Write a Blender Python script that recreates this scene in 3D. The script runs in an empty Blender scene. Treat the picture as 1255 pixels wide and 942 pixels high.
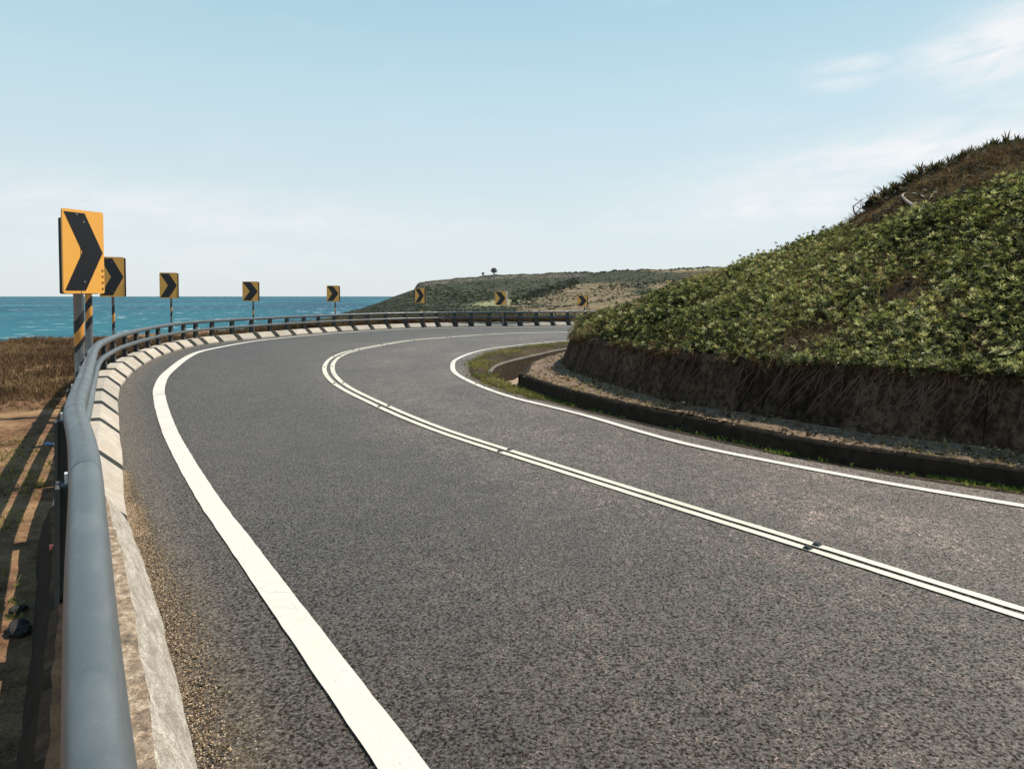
import bpy, math, random
import numpy as np

C = bpy.context.scene
COL = C.collection
R = np.random.default_rng(7)
random.seed(7)

# ------------------------------------------------------------------ camera
F_PX, W_PX, H_PX, HORIZON = 850.0, 1255.0, 942.0, 363.0
EYE = 1.7
PITCH = math.radians(1.89)
PPY = HORIZON + F_PX * math.tan(PITCH)
cam = bpy.data.cameras.new('camera')
cam.sensor_fit = 'HORIZONTAL'
cam.sensor_width = 36.0
cam.lens = F_PX / W_PX * 36.0
cam.shift_y = -(H_PX / 2 - PPY) / W_PX
cam.clip_start = 0.05
cam.clip_end = 60000
camo = bpy.data.objects.new('camera', cam)
COL.objects.link(camo)
camo.location = (0, 0, EYE)
camo.rotation_euler = (math.pi / 2 - PITCH, 0, 0)
C.camera = camo

# ------------------------------------------------------------------ light
SUN_AZ, SUN_EL = math.radians(58), math.radians(55)      # azimuth to the right of +Y
SUN_DIR = np.array([math.sin(SUN_AZ) * math.cos(SUN_EL), math.cos(SUN_AZ) * math.cos(SUN_EL), math.sin(SUN_EL)])
sun = bpy.data.lights.new('sun', 'SUN')
sun.energy = 5.0
sun.angle = math.radians(0.53)
sun.color = (1.0, 0.93, 0.82)
suno = bpy.data.objects.new('sun', sun)
COL.objects.link(suno)
from mathutils import Vector
suno.rotation_euler = Vector(SUN_DIR).to_track_quat('Z', 'Y').to_euler()
C.view_settings.view_transform = 'Standard'
C.view_settings.look = 'None'
C.view_settings.gamma = 1
C.view_settings.exposure = 0.3
C.cycles.max_bounces = 6
C.cycles.transparent_max_bounces = 4


# ------------------------------------------------------------------ node helper
class NT:
    def __init__(s, tree):
        s.t = tree
        s.n = tree.nodes
        s.l = tree.links

    def node(s, typ, props=None, **inp):
        nd = s.n.new(typ)
        for k, v in (props or {}).items():
            setattr(nd, k, v)
        for k, v in inp.items():
            s.put(nd, k, v)
        return nd

    def put(s, nd, k, v):
        k = int(k[1:]) if isinstance(k, str) and k[0] == 'i' and k[1:].isdigit() else k.replace('_', ' ') if isinstance(k, str) else k
        sock = nd.inputs[k]
        if isinstance(v, bpy.types.NodeSocket):
            s.l.new(v, sock)
        elif isinstance(v, bpy.types.Node):
            s.l.new(v.outputs[0], sock)
        else:
            if isinstance(v, (tuple, list)) and len(v) == 3 and sock.type == 'RGBA':
                v = (*v, 1)
            sock.default_value = v

    def m(s, op, a, b=0.0, c=0.0, clamp=False):
        return s.node('ShaderNodeMath', {'operation': op, 'use_clamp': clamp}, i0=a, i1=b, i2=c).outputs[0]

    def mix(s, f, a, b, mode='MIX'):
        nd = s.n.new('ShaderNodeMix')
        nd.data_type = 'RGBA'
        nd.blend_type = mode
        for i, v in ((0, f), (6, a), (7, b)):
            s.put(nd, 'i%d' % i, v)
        return nd.outputs[2]

    def ramp(s, f, *stops, interp='LINEAR'):
        nd = s.n.new('ShaderNodeValToRGB')
        cr = nd.color_ramp
        cr.interpolation = interp
        while len(cr.elements) < len(stops):
            cr.elements.new(1)
        for e, (p, c) in zip(cr.elements, stops):
            e.position = p
            c = (c, c, c) if not isinstance(c, (tuple, list)) else c
            e.color = (*c, 1)
        s.put(nd, 'i0', f)
        return nd.outputs[0]

    def noise(s, scale, detail=4, rough=.55, vec=None, dist=0.0):
        nd = s.node('ShaderNodeTexNoise', None, Scale=scale, Detail=detail, Roughness=rough, Distortion=dist)
        s.l.new(vec or s.pos(), nd.inputs['Vector'])
        return nd.outputs['Fac']

    def voro(s, scale, vec=None, out='Distance', feature='F1'):
        nd = s.node('ShaderNodeTexVoronoi', {'feature': feature}, Scale=scale)
        s.l.new(vec or s.pos(), nd.inputs['Vector'])
        return nd.outputs[out]

    def pos(s):
        if not hasattr(s, '_p'):
            s._p = s.n.new('ShaderNodeNewGeometry').outputs['Position']
        return s._p

    def objpos(s):
        if not hasattr(s, '_o'):
            s._o = s.n.new('ShaderNodeTexCoord').outputs['Object']
        return s._o

    def scaled(s, vec, x, y, z):
        nd = s.node('ShaderNodeVectorMath', {'operation': 'MULTIPLY'}, i0=vec, i1=(x, y, z))
        return nd.outputs[0]

    def attr(s, name):
        return s.node('ShaderNodeAttribute', {'attribute_name': name}).outputs['Fac']

    def rnd(s):
        return s.n.new('ShaderNodeObjectInfo').outputs['Random']

    def bump(s, h, strength, dist):
        return s.node('ShaderNodeBump', None, Strength=strength, Distance=dist, Height=h).outputs[0]


def mat(name, fn):
    m = bpy.data.materials.new(name)
    m.use_nodes = True
    t = NT(m.node_tree)
    b = t.n['Principled BSDF']
    fn(t, b)
    return m


def simple(name, col, rough=.6, metal=0.0, var=.25, scale=20, bump=0.0):
    def fn(t, b):
        n = t.noise(scale)
        c = t.mix(n, tuple(x * (1 - var) for x in col), tuple(min(1, x * (1 + var)) for x in col))
        t.put(b, 'Base Color', c)
        b.inputs['Roughness'].default_value = rough
        b.inputs['Metallic'].default_value = metal
        if bump:
            t.put(b, 'Normal', t.bump(n, bump, .01))
    return mat(name, fn)


# ------------------------------------------------------------------ sky
world = bpy.data.worlds.new('World')
C.world = world
world.use_nodes = True
w = NT(world.node_tree)
bg = w.n['Background']
sky = w.node('ShaderNodeTexSky', {'sky_type': 'NISHITA', 'sun_disc': False})
sky.sun_elevation = SUN_EL
sky.sun_rotation = SUN_AZ
sky.altitude = 20
sky.air_density = 1.0
sky.dust_density = 0.6
sky.ozone_density = 1.6
tc = w.n.new('ShaderNodeTexCoord').outputs['Generated']
sx = w.n.new('ShaderNodeSeparateXYZ')
w.l.new(tc, sx.inputs[0])
az = w.m('ARCTAN2', sx.outputs[0], sx.outputs[1])
el = w.m('ARCSINE', sx.outputs[2])


def px_dir(x, y):
    return math.atan((x - 627.5) / F_PX), math.atan((HORIZON - y) / math.hypot(F_PX, x - 627.5))


cv = w.n.new('ShaderNodeCombineXYZ')
w.put(cv, 'i0', w.m('MULTIPLY', az, 5.5))
w.put(cv, 'i1', w.m('SUBTRACT', w.m('MULTIPLY', el, 19.0), w.m('MULTIPLY', az, 1.6)))
wisp = w.noise(2.0, 9, .62, vec=cv.outputs[0], dist=.5)
wispb = w.noise(.8, 5, .5, vec=cv.outputs[0], dist=.3)
cover = None
for (x, y, rx, ry, amp, tilt) in ((1262, 42, 80, 44, 1.25, .25), (1160, 70, 48, 20, .95, .1), (1038, 84, 42, 9, .8, 0), (1030, 103, 36, 9, .7, 0),
                                  (1150, 182, 240, 30, 1.0, .12), (960, 252, 170, 26, .8, .05), (230, 262, 330, 30, .6, -.03), (250, 310, 260, 30, .35, 0)):
    u0, v0 = px_dir(x, y)
    du = w.m('SUBTRACT', az, u0)
    dv = w.m('SUBTRACT', w.m('SUBTRACT', el, v0), w.m('MULTIPLY', du, tilt))
    q = w.m('ADD', w.m('POWER', w.m('ABSOLUTE', w.m('MULTIPLY', du, F_PX / rx)), 2.0), w.m('POWER', w.m('ABSOLUTE', w.m('MULTIPLY', dv, F_PX / ry)), 2.0))
    g = w.m('MULTIPLY', w.m('EXPONENT', w.m('MULTIPLY', q, -1.0)), amp)
    cover = g if cover is None else w.m('MAXIMUM', cover, g)
cover = w.m('MAXIMUM', cover, w.m('MULTIPLY', w.m('SUBTRACT', wispb, .55, clamp=True), .7))
cloud = w.m('MULTIPLY', cover, w.m('MULTIPLY_ADD', wisp, 2.6, -.55, clamp=True), clamp=True)
# pale milky air, thickest at the horizon, all the way round
air = w.ramp(w.m('ABSOLUTE', el), (0, (.78, .845, .87)), (.10, (.74, .84, .875)), (.25, (.61, .80, .87)), (.42, (.42, .68, .80)), (.75, (.19, .40, .58)), (1, (.12, .29, .47)))
air = w.mix(1.0, air, (10, 10, 10), 'MULTIPLY')
skyc = w.mix(.86, sky.outputs[0], air)
skyc = w.mix(w.m('MULTIPLY', cloud, .9), skyc, (9.3, 9.3, 9.4))
w.put(bg, 'Color', skyc)
bg.inputs['Strength'].default_value = 0.082


# ------------------------------------------------------------------ geometry helpers
def U(px, py, z=0.0):
    """the point at height z seen along a measured bearing of the survey"""
    dx = px - 627.5
    v = py - PPY
    dy = F_PX * math.cos(PITCH) - v * math.sin(PITCH)
    dz = -F_PX * math.sin(PITCH) - v * math.cos(PITCH)
    t = (z - EYE) / dz
    return np.array([dx * t, dy * t, z])


def UD(px, py, D):
    dx = px - 627.5
    v = py - PPY
    dy = F_PX * math.cos(PITCH) - v * math.sin(PITCH)
    dz = -F_PX * math.sin(PITCH) - v * math.cos(PITCH)
    t = D / dy
    return np.array([dx * t, D, EYE + dz * t])


def bearing(x, y):
    return 627.5 + F_PX * x / y


class Curve:
    """smooth plan curve through points, by arc length"""
    def __init__(s, pts, step=.1, smooth=6):
        P = np.array([p[:2] for p in pts], float)
        n = len(P)
        ch = np.r_[0, np.cumsum(np.hypot(*np.diff(P, axis=0).T))]
        m = np.zeros_like(P)
        for i in range(n):
            a, b = max(0, i - 1), min(n - 1, i + 1)
            m[i] = (P[b] - P[a]) / (ch[b] - ch[a])
        out = []
        for i in range(n - 1):
            h = ch[i + 1] - ch[i]
            t = np.linspace(0, 1, max(3, int(h / step)), endpoint=False)[:, None]
            out.append((2 * t**3 - 3 * t**2 + 1) * P[i] + (t**3 - 2 * t**2 + t) * h * m[i] + (-2 * t**3 + 3 * t**2) * P[i + 1] + (t**3 - t**2) * h * m[i + 1])
        Q = np.vstack(out + [P[-1:]])
        Q = s._res(Q, step)
        for _ in range(smooth):
            Q[1:-1] = .25 * Q[:-2] + .5 * Q[1:-1] + .25 * Q[2:]
        s.P = s._res(Q, step)
        s.s = np.r_[0, np.cumsum(np.hypot(*np.diff(s.P, axis=0).T))]
        s.len = s.s[-1]
        T = np.gradient(s.P, s.s, axis=0)
        k = np.ones(9) / 9
        T = np.stack([np.convolve(np.pad(T[:, i], 4, 'edge'), k, 'valid') for i in (0, 1)], 1)
        s.T = T / np.hypot(*T.T)[:, None]

    @staticmethod
    def _res(Q, step):
        d = np.r_[0, np.cumsum(np.hypot(*np.diff(Q, axis=0).T))]
        q = np.linspace(0, d[-1], max(4, int(d[-1] / step)))
        return np.stack([np.interp(q, d, Q[:, i]) for i in (0, 1)], 1)

    def at(s, q, off=0.0):
        """points at arc length q, shifted off to the left of travel"""
        q = np.asarray(q, float)
        p = np.stack([np.interp(q, s.s, s.P[:, i]) for i in (0, 1)], -1)
        t = np.stack([np.interp(q, s.s, s.T[:, i]) for i in (0, 1)], -1)
        n = np.stack([-t[..., 1], t[..., 0]], -1)
        return p + n * np.asarray(off)[..., None]

    def tan(s, q):
        t = np.stack([np.interp(q, s.s, s.T[:, i]) for i in (0, 1)], -1)
        return t / np.linalg.norm(t)

    def near(s, p):
        return s.s[np.argmin(np.hypot(s.P[:, 0] - p[0], s.P[:, 1] - p[1]))]

    def dist(s, X):
        out = np.empty(len(X))
        S = s.P[::2]
        for i in range(0, len(X), 4000):
            d = X[i:i + 4000, None, :2] - S[None]
            out[i:i + 4000] = np.sqrt((d**2).sum(-1).min(1))
        return out


def link(name, me, parent=None):
    o = bpy.data.objects.new(name, me)
    COL.objects.link(o)
    if parent is not None:
        o.parent = parent
    return o


def mesh(name, V, Fc, material, parent=None, smooth=False, attrs=None):
    me = bpy.data.meshes.new(name)
    V = np.asarray(V, np.float32)
    if isinstance(Fc, np.ndarray):
        k = Fc.shape[1]
        me.vertices.add(len(V))
        me.vertices.foreach_set('co', V.ravel())
        me.loops.add(Fc.size)
        me.loops.foreach_set('vertex_index', Fc.astype(np.int32).ravel())
        me.polygons.add(len(Fc))
        me.polygons.foreach_set('loop_start', np.arange(0, Fc.size, k, dtype=np.int32))
        me.polygons.foreach_set('loop_total', np.full(len(Fc), k, np.int32))
        me.update(calc_edges=True)
        me.validate()
    else:
        me.from_pydata([tuple(map(float, v)) for v in V], [], [tuple(f) for f in Fc])
    for k, a in (attrs or {}).items():
        at = me.attributes.new(k, 'FLOAT', 'POINT')
        at.data.foreach_set('value', np.asarray(a, np.float32))
    for mm in (material if isinstance(material, (list, tuple)) else [material]):
        me.materials.append(mm)
    if smooth:
        me.polygons.foreach_set('use_smooth', np.ones(len(me.polygons), bool))
    return link(name, me, parent)


def gridfaces(n, m, closed=False):
    i, j = np.meshgrid(np.arange(n - 1), np.arange(m if closed else m - 1), indexing='ij')
    a = i * m + j
    b = i * m + (j + 1) % m
    return np.stack([a, b, b + m, a + m], -1).reshape(-1, 4)


def flip(Fc):
    return Fc[:, ::-1].copy()


class MB:
    """collects simple solids for one mesh"""
    def __init__(s):
        s.v = []
        s.f = []

    def add(s, V, Fc):
        b = len(s.v)
        s.v += [tuple(map(float, p)) for p in V]
        s.f += [tuple(int(i) + b for i in f) for f in Fc]

    def frustum(s, c, ux, uy, uz, b, t, h, shift=(0, 0)):
        """box with bottom half sizes b, top half sizes t, height h on base centre c"""
        c, ux, uy, uz = map(np.asarray, (c, ux, uy, uz))
        V = []
        for (hx, hy), z, sh in ((b, 0, (0, 0)), (t, h, shift)):
            for a, d in ((-1, -1), (1, -1), (1, 1), (-1, 1)):
                V.append(c + ux * (a * hx + sh[0]) + uy * (d * hy + sh[1]) + uz * z)
        s.add(V, [(3, 2, 1, 0), (4, 5, 6, 7), (0, 1, 5, 4), (1, 2, 6, 5), (2, 3, 7, 6), (3, 0, 4, 7)])

    def tube(s, P, r, n=8, cap=True):
        P = np.asarray(P, float)
        r = np.broadcast_to(r, (len(P),))
        T = np.gradient(P, axis=0)
        T /= np.linalg.norm(T, axis=1)[:, None] + 1e-9
        up = np.array([0, 0, 1.0]) if abs(T[:, 2]).mean() < .8 else np.array([1.0, 0, 0])
        A = np.cross(T, up)
        A /= np.linalg.norm(A, axis=1)[:, None] + 1e-9
        B = np.cross(A, T)
        th = np.arange(n) * 2 * math.pi / n
        V = P[:, None] + r[:, None, None] * (np.cos(th)[None, :, None] * A[:, None] + np.sin(th)[None, :, None] * B[:, None])
        Fc = [tuple(x) for x in gridfaces(len(P), n, True)]
        if cap:
            Fc += [tuple(range(n)), tuple((len(P) - 1) * n + k for k in range(n - 1, -1, -1))]
        s.add(V.reshape(-1, 3), Fc)

    def build(s, name, material, parent=None, smooth=False):
        return mesh(name, s.v, s.f, material, parent, smooth)


def tag(o, label=None, cat=None, group=None, kind=None):
    for k, v in (('label', label), ('category', cat), ('group', group), ('kind', kind)):
        if v:
            o[k] = v
    return o


def empty(name, loc, label, cat, group=None):
    o = bpy.data.objects.new(name, None)
    COL.objects.link(o)
    o.empty_display_size = .2
    o.location = tuple(map(float, loc))
    return tag(o, label, cat, group)


def sit(o):
    """child built in world coordinates under a placed parent"""
    o.matrix_parent_inverse.identity()
    o.location = -Vector(o.parent.location)
    return o


ORD = 'first second third fourth fifth sixth seventh eighth ninth tenth eleventh twelfth thirteenth fourteenth fifteenth sixteenth seventeenth eighteenth nineteenth twentieth'.split()


def ordinal(i):
    if i < 20:
        return ORD[i]
    tens = {2: 'twenty', 3: 'thirty', 4: 'forty', 5: 'fifty'}[(i + 1) // 10]
    r = (i + 1) % 10
    return tens[:-1] + 'ieth' if r == 0 else tens + '-' + ORD[r - 1]


def vnoise(X, scale, seed=0):
    """cheap smooth noise in [-1,1] from sums of sines"""
    rr = np.random.default_rng(seed)
    o = np.zeros(len(X))
    for k in range(7):
        d = rr.normal(size=X.shape[1])
        d /= np.linalg.norm(d)
        o += np.sin((X @ d) * scale * (0.6 + .35 * k) + rr.uniform(0, 6.28)) / (1 + .35 * k)
    return o / 2.6


def scatter(name, P, axis, scale, tv, tf, material, parent=None, spin=None, vary=.25, colour=None):
    """copies of a leaf or tuft template joined in one mesh: for what nobody could count"""
    n, k = len(P), len(tv)
    axis = axis / np.linalg.norm(axis, axis=1)[:, None]
    ref = np.where(np.abs(axis[:, 2:3]) < .95, np.array([[0, 0, 1.0]]), np.array([[1.0, 0, 0]]))
    A = np.cross(ref, axis)
    A /= np.linalg.norm(A, axis=1)[:, None]
    B = np.cross(axis, A)
    th = R.uniform(0, 2 * math.pi, n) if spin is None else spin
    c, s_ = np.cos(th)[:, None], np.sin(th)[:, None]
    X, Y = A * c + B * s_, -A * s_ + B * c
    sc = np.broadcast_to(scale, (n,))[:, None] * R.uniform(1 - vary, 1 + vary, (n, 3))
    t = np.asarray(tv, float)
    V = P[:, None] + (t[None, :, 0, None] * sc[:, None, 0:1]) * X[:, None] + (t[None, :, 1, None] * sc[:, None, 1:2]) * Y[:, None] + (t[None, :, 2, None] * sc[:, None, 2:3]) * axis[:, None]
    tf = np.asarray(tf)
    Fc = (tf[None] + (np.arange(n) * k)[:, None, None]).reshape(-1, tf.shape[1])
    col = R.uniform(0, 1, n) if colour is None else colour
    return mesh(name, V.reshape(-1, 3), Fc, material, parent, attrs={'rnd': np.repeat(col, k)})


def rosette(nl=9, length=1.0, wid=.42, seed=1, low=.35, high=1.15, bend=.25):
    """a whorl of spoon-shaped leaves, unit size"""
    rr = random.Random(seed)
    V, Fc = [], []
    for i in range(nl):
        a = i * 2.399 + rr.uniform(-.25, .25)
        e = low + (high - low) * i / (nl - 1) + rr.uniform(-.1, .1)
        L = length * rr.uniform(.8, 1.1)
        d = np.array([math.cos(a) * math.cos(e), math.sin(a) * math.cos(e), math.sin(e)])
        sd = np.array([-math.sin(a), math.cos(a), 0])
        up = np.cross(d, sd) * -1
        if up[2] < 0:
            up = -up
        st = [(0.05, .10, 0), (.62, 1, .06), (.98, .35, -bend)]
        b = len(V)
        for (f, wf, z) in st:
            p = d * L * f + np.array([0, 0, 1]) * z * L
            V += [p - sd * wid * .5 * wf * L + up * .05 * L, p, p + sd * wid * .5 * wf * L + up * .05 * L]
        for r in (0, 3):
            Fc += [(b + r, b + r + 1, b + r + 4, b + r + 3), (b + r + 1, b + r + 2, b + r + 5, b + r + 4)]
    return np.array(V), np.array(Fc)


def whorl(nl=8, wid=.40, seed=1, low=.15, high=1.2):
    """a whorl of folded spoon leaves, two triangles each"""
    rr = random.Random(seed)
    V, Fc = [], []
    for i in range(nl):
        a = i * 2.399 + rr.uniform(-.3, .3)
        e = low + (high - low) * i / (nl - 1) + rr.uniform(-.12, .12)
        L = rr.uniform(.8, 1.1)
        d = np.array([math.cos(a) * math.cos(e), math.sin(a) * math.cos(e), math.sin(e)])
        sd = np.array([-math.sin(a), math.cos(a), 0])
        up = np.cross(d, sd)
        up = up if up[2] > 0 else -up
        b = len(V)
        m = d * L * .66 + up * .07 * L
        V += [d * .05, m + sd * wid * .5 * L, d * L - up * .10 * L, m - sd * wid * .5 * L]
        Fc += [(b, b + 1, b + 2), (b, b + 2, b + 3)]
    return np.array(V), np.array(Fc)


def tuft(nb=8, spread=.5, wid=.05, seed=1, droop=.3):
    rr = random.Random(seed)
    V, Fc = [], []
    for i in range(nb):
        a = rr.uniform(0, 6.28)
        sp = rr.uniform(.1, spread)
        L = rr.uniform(.6, 1.0)
        o = np.array([rr.uniform(-.15, .15), rr.uniform(-.15, .15), 0])
        d = np.array([math.cos(a), math.sin(a), 0])
        sd = np.array([-math.sin(a), math.cos(a), 0])
        p0, p1, p2 = o, o + d * sp * .4 * L + np.array([0, 0, .6 * L]), o + d * sp * L * 1.1 + np.array([0, 0, L * (1 - droop * rr.random())])
        b = len(V)
        V += [p0 - sd * wid, p0 + sd * wid, p1 - sd * wid * .7, p1 + sd * wid * .7, p2 - sd * wid * .1, p2 + sd * wid * .1]
        Fc += [(b, b + 1, b + 3, b + 2), (b + 2, b + 3, b + 5, b + 4)]
    return np.array(V), np.array(Fc)


def spray(nq=26, seed=1, size=.28, flat=.75):
    """a bush of small leaf faces filling a rounded volume, unit radius"""
    rr = np.random.default_rng(seed)
    V, Fc = [], []
    for i in range(nq):
        d = rr.normal(size=3)
        d /= np.linalg.norm(d)
        d[2] = abs(d[2])
        p = d * rr.uniform(.45, 1.0) * np.array([1, 1, flat])
        n = d + rr.normal(size=3) * .6
        n /= np.linalg.norm(n)
        a = np.cross(n, rr.normal(size=3))
        a /= np.linalg.norm(a)
        b_ = np.cross(n, a)
        b = len(V)
        s = size * rr.uniform(.6, 1.3)
        V += [p - a * s, p - b_ * s * .6, p + a * s, p + b_ * s * .6]
        Fc.append((b, b + 1, b + 2, b + 3))
    return np.array(V), np.array(Fc)


# ------------------------------------------------------------------ materials
def asphalt(t, b):
    fine = t.noise(62, 3, .75)
    mid = t.noise(9, 5, .65)
    big = t.noise(.45, 5, .6)
    streak = t.noise(.8, 4, .6, vec=t.scaled(t.pos(), 1, .35, 1))
    # single stones in the binder: a few pale, most dark
    def stones(sc, *st):
        v = t.node('ShaderNodeTexVoronoi', None, Scale=sc)
        t.l.new(t.pos(), v.inputs['Vector'])
        sp = t.n.new('ShaderNodeSeparateColor')
        t.l.new(v.outputs['Color'], sp.inputs[0])
        return t.ramp(sp.outputs[0], *st), v.outputs['Distance'], sp.outputs[1]
    st1, d1, r1 = stones(105, (0, (.005, .004, .0034)), (.45, (.015, .0122, .0108)), (.72, (.042, .034, .030)), (.88, (.14, .114, .103)), (1, (.42, .36, .33)))
    st2, d2, r2 = stones(190, (0, (.004, .0032, .0028)), (.5, (.018, .0146, .013)), (.8, (.055, .045, .040)), (1, (.32, .27, .25)))
    c = t.mix(t.ramp(fine, (.42, 0.0), (.55, 1.0)), st1, st2)
    c = t.mix(t.ramp(d1, (.55, 0.0), (.85, .8)), c, (.005, .004, .0036))
    c = t.mix(1.0, c, t.ramp(t.m('ADD', t.m('MULTIPLY', big, .55), t.m('MULTIPLY', mid, .45)), (.38, .50), (.60, 1.30)), 'MULTIPLY')
    c = t.mix(1.0, c, t.ramp(streak, (.35, .80), (.62, 1.14)), 'MULTIPLY')
    pat = t.noise(22, 4, .7, vec=t.scaled(t.pos(), 1, .6, 1))
    c = t.mix(1.0, c, t.ramp(pat, (.36, (.42, .40, .39)), (.5, (1.0, .97, .95)), (.64, (1.75, 1.66, 1.62))), 'MULTIPLY')
    blot = t.noise(3.2, 5, .7)
    c = t.mix(1.0, c, t.ramp(blot, (.36, .55), (.6, 1.2)), 'MULTIPLY')
    # sun glare painted in: bank lane coloured paler, sea lane darker
    dl, dr = t.attr('dl'), t.attr('dr')
    share = t.m('DIVIDE', dl, t.m('ADD', dl, dr))
    c = t.mix(1.0, c, t.ramp(share, (.0, .52), (.12, .58), (.42, .86), (.60, 1.6), (.9, 1.9)), 'MULTIPLY')
    # wheel paths, and the dark rut the water cuts beside the gravel
    trk = None
    for c0_, w0_ in ((.20, .045), (.37, .045), (.62, .05), (.83, .05)):
        g_ = t.m('EXPONENT', t.m('MULTIPLY', t.m('POWER', t.m('DIVIDE', t.m('ABSOLUTE', t.m('SUBTRACT', share, c0_)), w0_), 2.0), -1.0))
        trk = g_ if trk is None else t.m('MAXIMUM', trk, g_)
    c = t.mix(t.m('MULTIPLY', trk, t.m('MULTIPLY', big, .62)), c, (.028, .023, .021))
    rut = t.m('EXPONENT', t.m('MULTIPLY', t.m('POWER', t.m('DIVIDE', t.m('ABSOLUTE', t.m('SUBTRACT', dl, t.m('MULTIPLY_ADD', big, .2, .30))), .05), 2.0), -1.0))
    c = t.mix(t.m('MULTIPLY', rut, .65), c, (.008, .006, .005))
    c = t.mix(1.0, c, (.92, .815, .735), 'MULTIPLY')
    # dusty margins: blown soil along both edges
    dirt_l = t.m('MULTIPLY', t.m('SUBTRACT', 1.0, t.m('DIVIDE', dl, .36), clamp=True), t.ramp(t.noise(7, 6, .7), (.36, 0.0), (.6, 1.0)))
    c = t.mix(t.m('MULTIPLY', dirt_l, .8), c, t.mix(fine, (.05, .034, .02), (.34, .245, .15)))
    brown = t.m('MULTIPLY', t.m('SUBTRACT', 1.0, t.m('DIVIDE', dl, .9), clamp=True), .6)
    c = t.mix(brown, c, t.ramp(fine, (.36, (.010, .007, .005)), (.55, (.05, .036, .025)), (.72, (.26, .19, .13))))
    dirt_r = t.m('MULTIPLY', t.m('SUBTRACT', 1.0, t.m('DIVIDE', dr, .30), clamp=True), t.ramp(t.noise(5, 6, .7), (.3, .3), (.6, 1.0)))
    c = t.mix(dirt_r, c, t.mix(fine, (.03, .024, .017), (.13, .10, .07)))
    t.put(b, 'Base Color', c)
    t.put(b, 'Roughness', t.ramp(fine, (.3, .72), (.7, .56)))
    t.put(b, 'Specular IOR Level', t.ramp(fine, (.40, 0.05), (.60, .75)))
    b.inputs['Specular Tint'].default_value = (1, .89, .79, 1)
    t.put(b, 'Sheen Weight', t.ramp(fine, (.40, 0.03), (.62, .62)))
    b.inputs['Sheen Roughness'].default_value = .45
    b.inputs['Sheen Tint'].default_value = (1, .90, .80, 1)
    h = t.m('ADD', t.m('MULTIPLY', fine, .9), t.m('ADD', t.m('MULTIPLY', r1, .35), t.m('MULTIPLY', t.m('SUBTRACT', .5, d1), .5)))
    t.put(b, 'Normal', t.bump(h, .65, .009))


M_ASPHALT = mat('asphalt', asphalt)


def paint(colour):
    def fn(t, b):
        n = t.noise(70, 4, .7)
        g = t.noise(2.5, 6, .65)
        crack = t.ramp(t.voro(6.5, vec=t.scaled(t.pos(), 1, 1, 1), feature='DISTANCE_TO_EDGE'), (0, 1.0), (.018, 0.0))
        crack = t.m('MULTIPLY', crack, t.ramp(t.noise(1.7, 3), (.5, 0.0), (.62, .55)))
        wear = t.m('MULTIPLY', t.ramp(n, (.60, 0.0), (.70, .85)), t.ramp(g, (.42, 0.3), (.66, 1.0)))
        c = t.mix(g, tuple(x * .80 for x in colour), colour)
        tyre = t.noise(1.1, 6, .7, vec=t.scaled(t.pos(), 1, .5, 1))
        c = t.mix(t.ramp(tyre, (.52, 0.0), (.72, .45)), c, (.30, .27, .23))
        c = t.mix(t.m('MAXIMUM', wear, crack), c, (.12, .11, .10))
        t.put(b, 'Base Color', c)
        b.inputs['Roughness'].default_value = .62
        t.put(b, 'Normal', t.bump(n, .3, .003))
    return fn


M_WHITE = mat('white_road_paint', paint((.66, .61, .535)))
M_CREAM = mat('cream_road_paint', paint((.68, .63, .50)))


def concrete(base, dirt, top_dust=.0, dark=.5):
    def fn(t, b):
        n = t.noise(9, 7, .68)
        f = t.noise(120, 3, .7)
        g = t.noise(1.6, 5, .6)
        c = t.mix(t.ramp(n, (.32, 0.0), (.68, 1.0)), tuple(x * dark for x in base), base)
        c = t.mix(t.ramp(g, (.45, 0.0), (.72, .7)), c, dirt)
        c = t.mix(t.m('MULTIPLY', t.ramp(f, (.35, 1.0), (.5, 0.0)), .45), c, tuple(x * .3 for x in dirt))
        c = t.mix(1.0, c, t.mix(t.rnd(), (.86, .86, .86), (1.1, 1.08, 1.06)), 'MULTIPLY')
        t.put(b, 'Base Color', c)
        b.inputs['Roughness'].default_value = .9
        b.inputs['Specular IOR Level'].default_value = .12
        t.put(b, 'Normal', t.bump(t.m('ADD', n, t.m('MULTIPLY', f, .5)), .6, .012))
    return fn


M_BLOCK = mat('weathered_concrete', concrete((.50, .45, .385), (.33, .265, .195), dark=.70))


def wornmat(t, b):
    n = t.noise(9, 7, .68)
    f = t.noise(130, 3, .7)
    scr = t.noise(5, 6, .6, vec=t.scaled(t.pos(), 1, 1, 4))
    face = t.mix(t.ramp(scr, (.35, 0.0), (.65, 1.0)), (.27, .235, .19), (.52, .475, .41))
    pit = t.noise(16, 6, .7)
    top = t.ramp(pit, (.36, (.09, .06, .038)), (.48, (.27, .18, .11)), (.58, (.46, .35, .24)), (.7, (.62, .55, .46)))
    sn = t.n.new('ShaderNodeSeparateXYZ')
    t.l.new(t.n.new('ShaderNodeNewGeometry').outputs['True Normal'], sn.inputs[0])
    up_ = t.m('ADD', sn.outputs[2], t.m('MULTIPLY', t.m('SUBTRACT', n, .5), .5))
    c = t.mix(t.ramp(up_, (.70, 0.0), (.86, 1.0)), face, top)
    c = t.mix(t.ramp(f, (.36, .85), (.48, 0.0)), c, (.11, .085, .062))
    c = t.mix(t.ramp(t.noise(34, 5, .75), (.40, .7), (.52, 0.0)), c, (.20, .155, .115))
    c = t.mix(t.ramp(f, (.60, 0.0), (.70, .5)), c, (.66, .62, .56))
    t.put(b, 'Base Color', c)
    b.inputs['Roughness'].default_value = .92
    t.put(b, 'Normal', t.bump(t.m('ADD', pit, t.m('MULTIPLY', f, .6)), .8, .012))


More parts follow.
